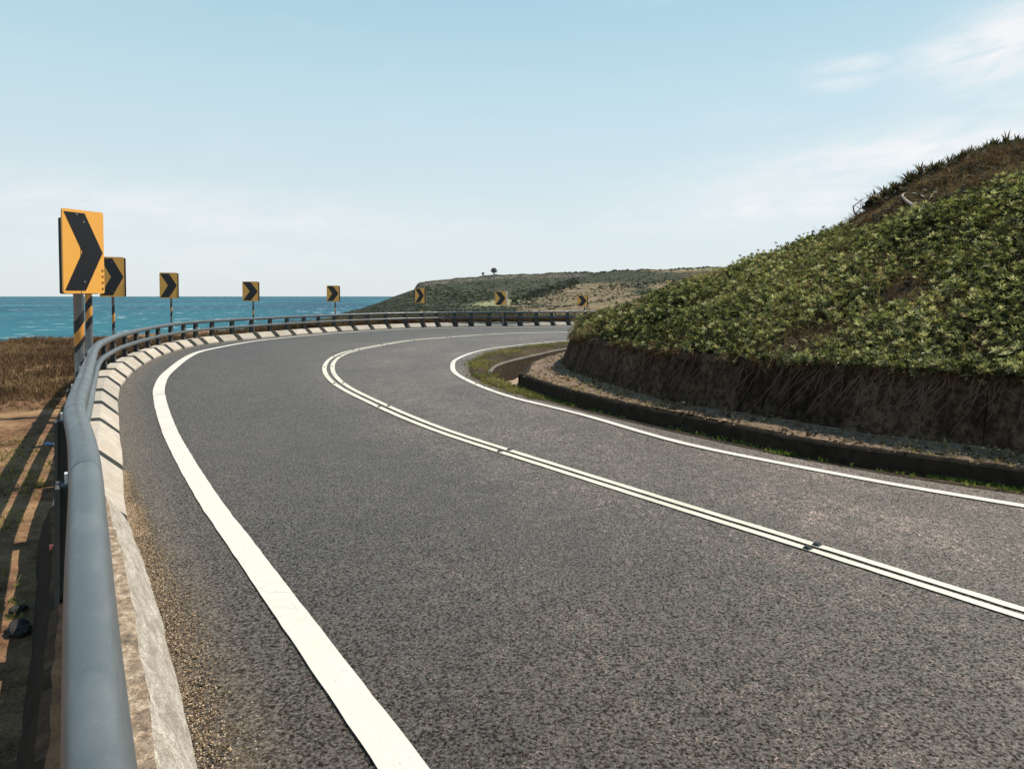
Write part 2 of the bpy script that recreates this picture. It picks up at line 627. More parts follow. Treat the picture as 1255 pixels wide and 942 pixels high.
M_WORN = mat('worn_concrete', wornmat)
M_KERB = mat('mossy_shaded_concrete', concrete((.042, .030, .021), (.022, .018, .010), dark=.3))
M_DITCH = mat('stained_concrete', concrete((.085, .058, .038), (.035, .024, .015), dark=.3))
M_LIP = mat('pale_concrete', concrete((.27, .255, .23), (.13, .11, .085), dark=.5))


def wallmat(t, b):
    p = t.scaled(t.pos(), 3.2, 3.2, .55)
    st = t.noise(2.2, 6, .65, vec=p)
    n = t.noise(14, 6, .7)
    c = t.mix(t.ramp(st, (.33, 0.0), (.66, 1.0)), (.024, .015, .010), (.135, .088, .058))
    pt = t.noise(1.5, 5, .65)
    c = t.mix(t.ramp(pt, (.48, 0.0), (.66, .75)), c, (.20, .135, .095))
    c = t.mix(t.ramp(n, (.42, .75), (.58, 0.0)), c, (.018, .012, .009))
    c = t.mix(1.0, c, t.mix(t.rnd(), (.75, .75, .75), (1.25, 1.2, 1.15)), 'MULTIPLY')
    t.put(b, 'Base Color', c)
    b.inputs['Roughness'].default_value = .95
    b.inputs['Specular IOR Level'].default_value = .06
    t.put(b, 'Normal', t.bump(t.m('ADD', t.m('MULTIPLY', n, 1.4), st), 1.0, .05))


M_WALL = mat('stained_retaining_wall', wallmat)


def soil(c0, c1, c2, sc=6.0, b_=.6):
    def fn(t, b):
        n = t.noise(sc, 8, .7)
        g = t.noise(sc * .15, 5, .6)
        f = t.noise(sc * 9, 3, .7)
        c = t.mix(t.ramp(n, (.3, 0.0), (.7, 1.0)), c0, c1)
        c = t.mix(t.ramp(g, (.42, 0.0), (.66, 1.0)), c, c2)
        c = t.mix(1.0, c, t.ramp(f, (.3, .55), (.65, 1.25)), 'MULTIPLY')
        t.put(b, 'Base Color', c)
        b.inputs['Roughness'].default_value = .95
        b.inputs['Specular IOR Level'].default_value = .15
        t.put(b, 'Normal', t.bump(t.m('ADD', n, t.m('MULTIPLY', f, .4)), b_, .03))
    return fn


M_SOIL = mat('red_brown_soil', soil((.032, .016, .009), (.25, .13, .068), (.36, .22, .115)))
M_LEDGE = mat('dry_ledge_soil', soil((.070, .046, .031), (.33, .24, .17), (.20, .135, .085), 9.0, .9))
M_BANKSOIL = mat('dark_bank_soil', soil((.020, .014, .009), (.055, .036, .022), (.07, .046, .027), 5.0))
M_SAND = mat('silt', soil((.22, .17, .12), (.42, .34, .25), (.34, .25, .17), 8.0))


def leafmat(name, *stops, rough=.4, trans=.35, spec=.5):
    def fn(t, b):
        c = t.ramp(t.attr('rnd'), *stops)
        t.put(b, 'Base Color', c)
        b.inputs['Roughness'].default_value = rough
        b.inputs['Specular IOR Level'].default_value = spec
        tr = t.node('ShaderNodeBsdfTranslucent', None, Color=t.mix(1.0, c, (1.35, 1.4, .85), 'MULTIPLY'))
        mx = t.node('ShaderNodeMixShader', None, i0=trans, i1=b.outputs[0], i2=tr.outputs[0])
        t.l.new(mx.outputs[0], t.n['Material Output'].inputs['Surface'])
    return mat(name, fn)


M_LEAF = leafmat('sea_lettuce_leaf', (0, (.022, .025, .009)), (.25, (.060, .070, .026)), (.5, (.165, .172, .064)), (.75, (.335, .325, .16)), (.92, (.52, .49, .32)), (1, (.32, .235, .14)), rough=.55, trans=.34, spec=.2)
M_BRUSH = leafmat('dry_brown_brush', (0, (.05, .03, .02)), (.5, (.13, .075, .045)), (.85, (.20, .13, .07)), (1, (.30, .22, .12)), rough=.8, trans=.2, spec=.1)
M_STRAW = leafmat('straw_grass', (0, (.16, .11, .05)), (.5, (.33, .25, .12)), (1, (.50, .40, .22)), rough=.8, trans=.25, spec=.1)
M_SHORT = leafmat('yellow_green_grass', (0, (.07, .075, .02)), (.5, (.15, .15, .045)), (1, (.30, .25, .09)), rough=.7, trans=.3, spec=.2)
M_GREEN = leafmat('fresh_grass', (0, (.06, .09, .015)), (.6, (.14, .19, .03)), (1, (.28, .30, .08)), rough=.6, trans=.35, spec=.2)
M_SCRUB = leafmat('dark_scrub', (0, (.026, .032, .022)), (.5, (.046, .055, .036)), (.85, (.068, .076, .044)), (1, (.12, .11, .07)), rough=.7, trans=.15, spec=.2)
M_SPIKE = leafmat('sword_leaf', (0, (.024, .026, .014)), (.5, (.055, .052, .030)), (.8, (.11, .085, .05)), (1, (.17, .13, .085)), rough=.7, trans=.2, spec=.12)
M_LITTER = leafmat('leaf_litter', (0, (.028, .018, .010)), (.5, (.15, .092, .05)), (1, (.38, .27, .175)), rough=.9, trans=.05, spec=.1)
M_GRAVEL = leafmat('tan_gravel', (0, (.10, .065, .035)), (.5, (.28, .19, .11)), (1, (.55, .43, .30)), rough=.9, trans=0.0, spec=.2)


def railmat(t, b):
    n = t.noise(6, 6, .6)
    f = t.noise(160, 2, .6)
    sc = t.noise(3, 5, .6, vec=t.scaled(t.objpos(), 1, 1, 9))
    c = t.mix(n, (.066, .077, .082), (.106, .119, .123))
    c = t.mix(t.m('MULTIPLY', t.ramp(sc, (.5, 0.0), (.75, 1.0)), .35), c, (.19, .20, .20))
    c = t.mix(t.ramp(f, (.70, 0.0), (.78, .6)), c, (.5, .5, .48))
    c = t.mix(t.ramp(f, (.2, .5), (.27, 0.0)), c, (.10, .09, .08))
    c = t.mix(1.0, c, t.mix(t.rnd(), (.9, .9, .9), (1.08, 1.08, 1.08)), 'MULTIPLY')
    t.put(b, 'Base Color', c)
    b.inputs['Metallic'].default_value = .15
    t.put(b, 'Roughness', t.ramp(n, (.3, .32), (.7, .46)))
    t.put(b, 'Normal', t.bump(n, .08, .01))


M_RAIL = mat('grey_painted_pipe', railmat)
M_POST = simple('dark_rail_post', (.06, .058, .055), .7, 0, .4, 14, .3)
M_CLIP = simple('pale_steel_clip', (.7, .7, .68), .4, .3, .1)
M_STEEL = simple('galvanised_post', (.22, .225, .225), .42, .55, .25, 30)


def signmat(t, b):
    n = t.noise(9, 4)
    ln = t.node('ShaderNodeTexWave', {'wave_type': 'BANDS', 'bands_direction': 'X'}, Scale=14.0, Distortion=0.0)
    t.l.new(t.objpos(), ln.inputs['Vector'])
    c = t.mix(n, (.94, .43, .075), (.99, .48, .10))
    c = t.mix(t.ramp(ln.outputs['Fac'], (.85, 0.0), (.97, .25)), c, (.62, .27, .03))
    t.put(b, 'Base Color', c)
    b.inputs['Roughness'].default_value = .35


M_YELLOW = mat('orange_yellow_sheeting', signmat)
M_BLACK = simple('black_sheeting', (.013, .013, .016), .4, 0, .3, 30)
M_SIGNBACK = simple('dark_sign_back', (.03, .032, .036), .5, .2, .2)
M_STRIPE_Y = simple('post_wrap_amber', (.62, .26, .05), .45, 0, .2)
M_STRIPE_B = simple('post_wrap_black', (.014, .013, .013), .5, 0, .2)
M_STUD = simple('black_stud', (.018, .018, .018), .4, 0, .3)
M_REFL = simple('stud_reflector', (.05, .06, .045), .2, 0, .3)
M_RED = simple('faded_red_reflector', (.12, .025, .022), .35, 0, .2)
M_ROCK = mat('dark_rock', soil((.02, .019, .02), (.07, .065, .065), (.04, .036, .034), 14, .9))
M_WOODGREY = simple('bleached_wood', (.23, .185, .145), .8, 0, .4, 25, .4)
M_ROOT = simple('brown_root', (.155, .10, .07), .85, 0, .45, 25)
M_TWIG = simple('dark_twig', (.06, .045, .04), .85, 0, .4, 25)
M_BLUE = simple('blue_plastic', (.10, .22, .5), .4, 0, .3, 12)
M_BARK = simple('grey_bark', (.14, .13, .12), .9, 0, .3)
M_FARLEAF = leafmat('grey_green_crown', (0, (.06, .07, .06)), (1, (.12, .13, .11)), rough=.7, trans=.1)


def watermat(t, b):
    p = t.pos()
    n = t.noise(.10, 6, .65, vec=t.scaled(p, 1, .6, 1))
    big = t.noise(.0035, 5, .6, vec=t.scaled(p, 1, .35, 1))
    c = t.mix(t.ramp(n, (.35, 0.0), (.65, 1.0)), (.003, .034, .068), (.009, .076, .118))
    c = t.mix(t.ramp(big, (.4, 0.0), (.62, .8)), c, (.013, .125, .155))
    cap = t.noise(.085, 6, .72, vec=t.scaled(p, 1.0, .55, 1))
    cap2 = t.noise(.013, 3, .5)
    foam = t.m('MULTIPLY', t.ramp(cap, (.585, 0.0), (.64, 1.0)), t.ramp(cap2, (.42, .25), (.6, 1.0)))
    c = t.mix(t.m('MULTIPLY', foam, .8), c, (.75, .82, .84))
    t.put(b, 'Base Color', c)
    b.inputs['Roughness'].default_value = .5
    b.inputs['Specular IOR Level'].default_value = .16
    b.inputs['IOR'].default_value = 1.33
    t.put(b, 'Normal', t.bump(t.noise(.35, 5, .6), .8, .6))


M_WATER = mat('blue_green_sea', watermat)

# ------------------------------------------------------------------ survey curves
up = lambda L_, z=0.0: [U(x, y, z) for x, y in L_]
FOOT_PX = [(241, 942), (204, 785), (172, 679), (155, 640), (150.5, 577), (147, 533), (145.5, 509), (144.5, 492), (147.5, 475), (155.6, 464), (164, 454.5), (175.5, 447),
           (187.5, 440), (200, 435), (211, 430.8), (225, 427), (239, 423.8), (254, 421.4), (272.7, 418.9), (295, 416.6), (318, 414.4), (340.4, 412.4), (362, 410.4), (381, 408.8),
           (399, 407.3), (417, 406), (437.6, 404.8), (458, 403.6), (479.6, 402.5), (501, 401.6), (521.8, 401), (539, 400.5), (560, 400.1), (579, 399.9), (600, 399.7), (620, 399.6), (640, 399.5), (660, 399.3), (680, 399), (698.6, 398.7)]
fp = up(FOOT_PX)
d0 = fp[0] - fp[2]
d0 /= np.linalg.norm(d0)
FOOT = Curve([fp[0] + d0 * 9, fp[0] + d0 * 4, fp[0] + d0 * 2] + [fp[0]] + fp[1:] + [np.array([7.5, 41.8, 0]), np.array([12, 43.6, 0]), np.array([18, 46.5, 0])], smooth=26)
EDGE_L = Curve([U(495, 941.5) + d0 * 9, U(495, 941.5) + d0 * 3] + up([(495, 941.5), (392.5, 802), (364, 762), (296, 668), (257, 614), (216, 545), (203, 515), (196, 490), (195, 475.5), (205, 457), (240, 432.5), (272, 425), (312, 418), (351.5, 413.6), (399.4, 409.3), (440, 406.4), (478.8, 404.2), (523, 402.4), (580, 401.3), (640, 400.8), (700, 400.1)]) + [np.array([8, 40.5, 0]), np.array([18, 45, 0])], smooth=14)
CEN = Curve([np.array([6.5, 0, 0]), np.array([4.2, 1.75, 0])] + up([(1232, 745), (996, 670.6), (820.7, 616.4), (640, 559.5), (540, 527), (470.8, 498.5), (415, 469.7), (402.5, 450.5), (412.7, 437), (435.8, 429), (470.8, 422.3), (506, 416.8), (551, 413.2), (592, 410.2), (631.7, 408.3), (703, 406.7)]) + [np.array([8, 35.2, 0]), np.array([18, 40, 0])], smooth=14)
EDGE_R = Curve([np.array([9.5, .6, 0]), np.array([6.6, 3.3, 0])] + up([(1255, 620), (1113.7, 596.7), (975.3, 571.2), (836.9, 543), (719.4, 509.6), (671.6, 497.6), (631.7, 488), (592, 474.5), (560, 458.6), (554.6, 449.5), (560, 440), (592, 429), (640, 422.6), (703, 417)]) + [np.array([6, 29.6, 0]), np.array([18, 35.5, 0])], smooth=10)
# where the asphalt ends on the inside: along the kerb foot, then round the grassy verge
ROADSIDE = Curve([np.array([10.5, .3, 0]), np.array([7.2, 3.35, 0])] + up([(1255, 602), (1120, 583), (986, 560), (880, 538), (781.5, 516), (720, 502), (680, 492), (639.7, 481.7), (604.6, 470.5), (584, 459.4), (580, 448), (592, 436), (623.7, 427.5), (671.5, 421.5), (702, 419)]) + [np.array([6, 28, 0]), np.array([18, 33, 0])], smooth=8)
KERB_PX = [(1255, 601.6), (1120, 582), (1000, 563.2), (880, 537), (780, 515.5), (720, 501), (680, 490.4), (655, 482), (635, 474.5)]
KERB = Curve([np.array([10.5, .32, 0]), np.array([7.2, 3.38, 0])] + up(KERB_PX), smooth=6)
RIM = Curve(up([(635, 474.5)]) + up([(641, 456), (644.5, 448), (655.6, 442), (679.5, 434), (698.6, 429)], .22) + [np.array([2.6, 21, 0]), np.array([5, 23.3, 0]), np.array([12, 27, 0])], smooth=4)
LIP = Curve(up([(601.4, 455.4), (608.6, 448), (623.7, 442.7), (639.7, 438.7), (662, 433.7), (682.7, 429), (700, 426.3)]) + [np.array([3.4, 24.2, 0]), np.array([8, 27, 0]), np.array([14, 29.4, 0])], smooth=3)
WALL_PX = [(1255, 556), (1127, 539), (1000, 522), (900, 507), (837.8, 497), (785, 484.5), (759, 478), (732.6, 470.5), (706.3, 461.5), (691, 454), (687, 449)]
WALL = Curve([np.array([12.5, -1.2, 0]), np.array([9.7, 1.5, 0]), np.array([7.2, 4.1, 0])] + up(WALL_PX, .22) + [np.array([1.15, 15.8, 0]), np.array([1.8, 18, 0]), np.array([3.2, 20.2, 0]), np.array([6.5, 22.6, 0]), np.array([13, 25.5, 0]), np.array([22, 29, 0])], smooth=8)

# ------------------------------------------------------------------ sea and ground
SEA_Z = -14.0
ang = np.linspace(0, 2 * math.pi, 97)[:-1]
rad = np.array([0.5, 60, 150, 300, 600, 1200, 3000, 8000, 25000, 50000])
V = np.array([[r * math.cos(a), r * math.sin(a), SEA_Z] for r in rad for a in ang])
sea = mesh('sea', V, flip(gridfaces(len(rad), len(ang), True)), M_WATER)
tag(sea, kind='structure')

# sea-side shoulder: soil outside the barrier out to the cliff brow, then down to the water
LIPPX = np.array([(-900, 430), (-200, 416), (0, 414), (90, 414), (140, 412), (200, 409), (240, 407), (300, 402), (340, 399), (400, 396.5), (480, 394), (560, 392.5), (700, 391.5), (1000, 391)], float)
ns = 330
ss = np.linspace(0, FOOT.len - .2, ns)
offs = np.r_[.30, .42, .5, .6, .75, .95, 1.2, 1.5, 1.9, 2.4, 3, 3.7, 4.5, 5.5, 6.5, 8, 10]
rows = []
for k, o in enumerate(offs):
    rows.append(np.c_[FOOT.at(ss, np.full(ns, o)), np.full(ns, 0.0)])
G = np.array(rows).transpose(1, 0, 2)            # station x offset
flat = G.reshape(-1, 3)
of = np.tile(offs, ns)
z = -.05 + .05 * vnoise(flat[:, :2], 1.3, 3) * np.clip((of - .4) / .6, 0, 1) + .02 * vnoise(flat[:, :2], 5.0, 4) * np.clip((of - .5) * 2, 0, 1) - .02 * np.clip(of - 3, 0, 20)
flat[:, 2] = z
shoulder = mesh('ground', flat, gridfaces(ns, len(offs)), M_SOIL, smooth=True)
tag(shoulder, kind='structure')

# broad land under everything, one sheet: under the road, and falling to the sea beyond the shoulder
gx = np.r_[np.arange(-70, -20, 2.5), np.arange(-20, 30, 1.0), np.arange(30, 140, 6)]
gy = np.r_[np.arange(-70, -6, 4), np.arange(-6, 50, 1.0), np.arange(50, 62, 3)]
XX, YY = np.meshgrid(gx, gy, indexing='ij')
XY = np.c_[XX.ravel(), YY.ravel()]
dF = FOOT.dist(XY)
idx = np.array([np.argmin(((FOOT.P[::3] - p)**2).sum(1)) for p in XY]) * 3
tt = FOOT.T[idx]
rel = XY - FOOT.P[idx]
side = -(tt[:, 1] * rel[:, 0] - tt[:, 0] * rel[:, 1])    # >0: sea side
so = np.where(side > 0, dF, -dF)
brow = np.interp(bearing(XY[:, 0], np.maximum(XY[:, 1], .5)), [-900, 0, 240, 400, 700], [16, 11, 8.5, 8, 9])
zz = np.where(so > brow, -.4 - .9 * (so - brow), -.35 - .45 * np.clip(-so, 0, 1))
zz = np.where(XY[:, 1] < -1, np.where(so > 14, -.4 - .9 * (so - 14), zz), zz)
zz = np.maximum(zz, SEA_Z - 3)
land = mesh('terrain', np.c_[XY, zz], gridfaces(len(gx), len(gy)), M_SOIL, smooth=True)
tag(land, kind='structure')

# ------------------------------------------------------------------ road
n = 420
sl = np.linspace(0, 1, n)
# pair stations of the outer foot with the inside edge by curve fraction tuned at the bend
fl = np.interp(sl, [0, .30, .62, 1], [0, FOOT.near(U(150, 577)), FOOT.near(U(300, 416)), FOOT.len - .1])
fr = np.interp(sl, [0, .30, .62, 1], [0, ROADSIDE.near(U(781, 516)), ROADSIDE.near(U(584, 450)), ROADSIDE.len - .1])
A = FOOT.at(fl, np.full(n, .12))
B = ROADSIDE.at(fr, np.full(n, 0.0))
mcols = 34
cr = np.r_[np.linspace(0, .12, 10), np.linspace(.15, .85, 15), np.linspace(.88, 1, 9)]
V = A[:, None] * (1 - cr)[None, :, None] + B[:, None] * cr[None, :, None]
V = np.c_[V.reshape(-1, 2), np.zeros(n * mcols)]
V[:, 2] = .004 * vnoise(V[:, :2], .9, 5)
V[:, 2] -= V[:, 2].max()
road = mesh('road', V, flip(gridfaces(n, mcols)), M_ASPHALT, smooth=True, attrs={'dl': FOOT.dist(V), 'dr': ROADSIDE.dist(V)})
tag(road, kind='structure')


def strip(name, curve, c, hw, material, s0, s1, z=.005, label=None, ragged=.0035):
    q = np.arange(s0, s1, .12)
    c = np.interp(q, *c) if isinstance(c, tuple) else np.full(len(q), c)
    hw = np.interp(q, *hw) if isinstance(hw, tuple) else np.full(len(q), hw)
    a = curve.at(q, c - hw + R.normal(0, ragged * .5, len(q)))
    b = curve.at(q, c + hw + R.normal(0, ragged * .5, len(q)))
    V = np.c_[np.stack([a, b], 1).reshape(-1, 2), np.full(len(q) * 2, z)]
    o = mesh(name, V, flip(gridfaces(len(q), 2)), material, road)
    if label:
        o['label'] = label
    return o


q1, q2 = EDGE_L.near(U(495, 941)), EDGE_L.near(U(195, 475))
strip('edge_line', EDGE_L, 0.0, ([q1, q2], [.078, .095]), M_WHITE, 0, EDGE_L.len - .3, label='broad white edge line following the barrier')
q1, q2, q3 = CEN.near(U(996, 670)), CEN.near(U(402, 450)), CEN.near(U(592, 409))
sep = ([q1, q2, q3], [.055, .093, .09])
hwc = ([q1, q2, q3], [.032, .049, .046])
strip('centre_line', CEN, sep, hwc, M_CREAM, 0, CEN.len - .3, label='cream centre line on the barrier side of the pair')
strip('centre_line', CEN, (sep[0], [-x for x in sep[1]]), hwc, M_CREAM, 0, CEN.len - .3, label='cream centre line on the bank side of the pair')
q1, q2 = EDGE_R.near(U(975, 571)), EDGE_R.near(U(556, 449))
strip('edge_line', EDGE_R, 0.0, ([q1, q2], [.052, .056]), M_WHITE, 0, EDGE_R.len - .3, label='white edge line following the kerb and grassy verge')

# thin open cracks in the asphalt
M_CRACK = simple('open_crack', (.012, .010, .009), .95, 0, .3)
for ca, cb in (((303, 455), (348, 458)), ((470, 426), (492, 428))):
    a_, b_ = U(*ca), U(*cb)
    L_ = np.linalg.norm(b_ - a_)
    k = max(8, int(L_ / .05))
    tq = np.linspace(0, 1, k)
    nn = np.array([-(b_ - a_)[1], (b_ - a_)[0]]) / L_
    mid_ = a_[:2] + (b_ - a_)[:2] * tq[:, None] + nn * (np.cumsum(R.normal(0, .009, k)))[:, None]
    wd = (.004 + R.uniform(0, .006, k)) * np.sin(tq * math.pi) ** .4
    V = np.c_[np.stack([mid_ - nn * wd[:, None], mid_ + nn * wd[:, None]], 1).reshape(-1, 2), np.full(2 * k, .003)]
    mesh('crack', V, gridfaces(k, 2), M_CRACK, road)

# road studs, one pair on the two centre lines every few metres
STUD_PX = [(996, 670.6), (620, 552), (470.8, 498.5), (415, 469.7), (401.4, 449.7), (413, 437), (439, 429), (471.6, 422.3), (506, 416.8), (551, 413.2), (592, 410.2)]


def stud(p, t, label):
    o = empty('road_stud', (p[0], p[1], .005), label, 'road stud', 'road studs along the centre lines')
    o.rotation_euler[2] = math.atan2(t[1], t[0])
    b = MB()
    b.frustum((0, 0, 0), (1, 0, 0), (0, 1, 0), (0, 0, 1), (.026, .024), (.014, .017), .017)
    b.build('body', M_STUD, o)
    for sgn in (-1, 1):
        r = MB()
        r.frustum((sgn * .021, 0, .003), (1, 0, 0), (0, 1, 0), (0, 0, 1), (.005, .018), (.003, .015), .010, (-sgn * .007, 0))
        r.build('reflector', M_REFL, o)
    return o


for i, (x, y) in enumerate(STUD_PX):
    q = CEN.near(U(x, y))
    sp = float(np.interp(q, *sep))
    for sg, nm in ((1, 'barrier-side'), (-1, 'bank-side')):
        stud(CEN.at(q, sg * sp), CEN.tan(q), 'black stud on the %s centre line, %s pair from the camera' % (nm, ordinal(i)))

# ------------------------------------------------------------------ concrete barrier blocks
BOUND_PX = [(155, 640), (150.5, 577), (147, 533), (145.5, 509), (144.5, 492), (147.5, 475), (155.6, 464), (164, 454.5), (175.5, 447), (187.5, 440), (200, 435), (211, 430.8), (225, 427), (239, 423.8),
            (254, 421.4), (272.7, 418.9), (295, 416.6), (318, 414.4), (340.4, 412.4), (362, 410.4), (381, 408.8), (399, 407.3), (417, 406), (437.6, 404.8), (458, 403.6), (479.6, 402.5), (501, 401.6),
            (521.8, 401), (539, 400.5), (560, 400.1), (579, 399.9), (600, 399.7), (620, 399.6), (640, 399.5), (660, 399.3), (680, 399), (698.6, 398.7)]
BND = [FOOT.near(U(x, y)) for x, y in BOUND_PX]
BND += [BND[-1] + 1.15 * k for k in (1, 2, 3, 4)]
SECTION = np.array([(0, -.06), (.0, .03), (.012, .045), (.185, .205), (.21, .222), (.43, .222), (.46, .20), (.54, -.12)])


def block(s0, s1, sect, material, sub, rough, seed, name='barrier_block'):
    rr = np.random.default_rng(seed)
    q = np.linspace(s0, s1, sub)
    m = len(sect)
    V = np.zeros((sub, m, 3))
    for j, (o, zq) in enumerate(sect):
        V[:, j, :2] = FOOT.at(q, np.full(sub, o))
        V[:, j, 2] = zq
    W = V.reshape(-1, 3)
    W += rr.normal(0, rough, W.shape)
    c = W.mean(0)
    c[2] = 0
    W -= c
    Fc = [tuple(f) for f in gridfaces(sub, m, True)] + [tuple(range(m - 1, -1, -1)), tuple((sub - 1) * m + k for k in range(m))]
    o = mesh(name, W, Fc, material)
    o.location = tuple(c)
    return o


# first block: long, worn and crumbling along its upper edge
sub = 150
fine = np.array([(0, -.06), (0, .02), (.02, .07), (.05, .12), (.085, .17), (.115, .215), (.14, .258), (.150, .270), (.20, .272), (.25, .275), (.31, .275), (.38, .272), (.44, .262), (.48, .22), (.53, .1), (.58, -.12)])
q = np.linspace(.3, BND[0] - .08, sub)
V = np.zeros((sub, len(fine), 3))
for j, (o, zq) in enumerate(fine):
    V[:, j, :2] = FOOT.at(q, np.full(sub, o))
    V[:, j, 2] = zq
X = V.reshape(-1, 3)
ofs = np.tile(fine[:, 0], sub)
worn = np.clip(vnoise(X, 7.0, 11), 0, 1) * np.exp(-((ofs - .19) / .075)**2)
top_ = (ofs > .13) & (ofs < .46)
X[:, 2] -= .035 * worn + .009 * (vnoise(X, 26.0, 12) + vnoise(X, 55.0, 13)) * top_
X[:, :2] += (.0035 * vnoise(X, 20.0, 14) + .004 * vnoise(X, 60.0, 15) * top_)[:, None]
c = X.mean(0) * np.array([1, 1, 0])
Fc = [tuple(f) for f in gridfaces(sub, len(fine), True)] + [tuple(range(len(fine) - 1, -1, -1)), tuple((sub - 1) * len(fine) + k for k in range(len(fine)))]
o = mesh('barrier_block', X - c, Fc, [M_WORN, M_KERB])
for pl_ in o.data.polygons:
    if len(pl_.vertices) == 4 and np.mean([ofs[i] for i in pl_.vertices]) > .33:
        pl_.material_index = 1  # shade on the sea-side half painted in with the dark kerb concrete
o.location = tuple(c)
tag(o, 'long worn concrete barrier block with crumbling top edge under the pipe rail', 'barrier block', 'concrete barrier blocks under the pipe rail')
rd = MB()
pc = U(76, 654, .3)
qq = FOOT.near(FOOT.at(FOOT.near(pc)))
tq = FOOT.tan(qq)
nq = np.array([-tq[1], tq[0]])
ctr = np.r_[FOOT.at(qq, .462), .2] - c
th = np.arange(14) * 2 * math.pi / 14
ring = [ctr + np.r_[tq * .035 * math.cos(a), 0] + np.array([0, 0, .035 * math.sin(a)]) for a in th]
rd.add([p + np.r_[nq * k, 0] for k in (-.01, .03) for p in ring], [tuple(range(13, -1, -1)), tuple(range(14, 28))] + [(i, (i + 1) % 14, 14 + (i + 1) % 14, 14 + i) for i in range(14)])
r = rd.build('reflector', M_RED, o)
r['label'] = 'faded red round reflector on the sea side'

for i in range(len(BND) - 1):
    a, b = BND[i], BND[i + 1]
    gap = .22 if i < 2 else .36 if i < 14 else .33
    o = block(a + gap * .35, b - gap * .65, SECTION, M_BLOCK, 5, .0025, 100 + i)
    tag(o, 'sloping concrete barrier block under the pipe rail, %s beyond the worn long block' % ordinal(i), 'barrier block', 'concrete barrier blocks under the pipe rail')

# ------------------------------------------------------------------ pipe guardrail
rail = empty('guardrail', np.r_[FOOT.at(BND[0], .35), 0], 'grey two-pipe guardrail on dark posts curving round the bend above the sea', 'guardrail')
TOP_O = .322
sB = FOOT.near(U(241, 942))
TOPS = [sB - 2.5, sB - 1.2, sB + .2, sB + 1.6, BND[1], BND[4], BND[9], FOOT.len]
top_z = lambda q: np.interp(q, TOPS, [.74, .74, .79, .84, .85, .83, .785, .775])
top_r = lambda q: np.interp(q, TOPS, [.062, .062, .068, .073, .073, .066, .056, .055])
LOW_O, LOW_R = .285, .047
low_z = lambda q: np.interp(q, TOPS, [.60, .60, .62, .64, .63, .57, .50, .48])
POSTS = [.9, BND[0] - 1.95] + list(BND)


def pipe(s0, s1, off, zc, r, nseg):
    k = np.linspace(s0, s1, max(3, int((s1 - s0) / .16)))
    k = np.r_[s0, s0 + .006, s0 + .012, k[1:-1], s1 - .012, s1 - .006, s1]
    rad_ = (r(k) if callable(r) else np.full(len(k), r)).copy()
    rad_[[0, -1]] -= .006
    rad_[[1, -2]] -= .0012
    P = np.c_[FOOT.at(k, np.full(len(k), off)), zc(k) if callable(zc) else np.full(len(k), zc)]
    b = MB()
    b.tube(P, rad_, nseg)
    return b


J = [.3] + POSTS[1:]
for i in range(len(J) - 1):
    near = i < 12
    for (of_, zc, rr_, nm) in ((TOP_O, top_z, top_r, 'top_pipe'), (LOW_O, low_z, LOW_R, 'lower_pipe')):
        sit(pipe(J[i] + .0, J[i + 1] - .0, of_, zc, rr_, 24 if near else 12).build(nm, M_RAIL, rail, True))
for i, s_ in enumerate(POSTS):
    p = FOOT.at(s_, .405)
    t_ = FOOT.tan(s_)
    n_ = np.array([-t_[1], t_[0]])
    b = MB()
    X3, Y3, Z3 = np.r_[t_, 0], np.r_[n_, 0], np.array([0, 0, 1.0])
    # web, two flanges and a seat for each pipe
    b.frustum(np.r_[p, -.1], X3, Y3, Z3, (.05, .05), (.04, .035), float(top_z(s_)) + .07, (0, -.01))
    b.frustum(np.r_[p - n_ * .045, -.1], X3, Y3, Z3, (.10, .010), (.085, .010), float(top_z(s_)) + .04, (0, .01))
    b.frustum(np.r_[p + n_ * .05, -.1], X3, Y3, Z3, (.10, .010), (.085, .010), float(top_z(s_)) + .07, (0, -.02))
    po = sit(b.build('post', M_POST, rail))
    s2 = MB()
    s2.frustum(np.r_[FOOT.at(s_, .335), float(low_z(s_)) - .03], X3, Y3, Z3, (.05, .03), (.05, .03), .05)
    s2.build('pipe_seat', M_POST, po)
    c2 = MB()
    c2.frustum(np.r_[FOOT.at(s_ + .02, TOP_O + float(top_r(s_)) + .008), float(top_z(s_)) - .03], X3, Y3, Z3, (.022, .007), (.022, .007), .05)
    c2.build('clip', M_CLIP, po)

# ------------------------------------------------------------------ chevron signs
CHEV = [(.035, .035), (.53, .035), (.965, .50), (.53, .965), (.035, .965), (.46, .50)]


def plate(w_, h_, r, y0, y1, n=5):
    pts = []
    for cx, cz, a0 in ((w_ / 2 - r, h_ - r, 0), (-w_ / 2 + r, h_ - r, 90), (-w_ / 2 + r, r, 180), (w_ / 2 - r, r, 270)):
        for k in range(n):
            a = math.radians(a0 + 90 * k / (n - 1))
            pts.append((cx + r * math.cos(a), cz + r * math.sin(a)))
    m = len(pts)
    V = [(x, y, z_) for y in (y0, y1) for x, z_ in pts]
    return V, [tuple(range(m)), tuple(range(2 * m - 1, m - 1, -1))] + [(i, m + i, m + (i + 1) % m, (i + 1) % m) for i in range(m)]


def wrap(z0, z1, r, phase, black, slope):
    """a sleeve with slanted edges round the post"""
    V = []
    for k in range(17):
        a = k * 2 * math.pi / 16
        s__ = slope * math.cos(a - phase)
        for zq in (z0 + s__, z1 + s__):
            V.append((math.cos(a) * r, math.sin(a) * r, zq))
    b = MB()
    b.add(V, [(2 * k, 2 * k + 2, 2 * k + 3, 2 * k + 1) for k in range(16)])
    return b


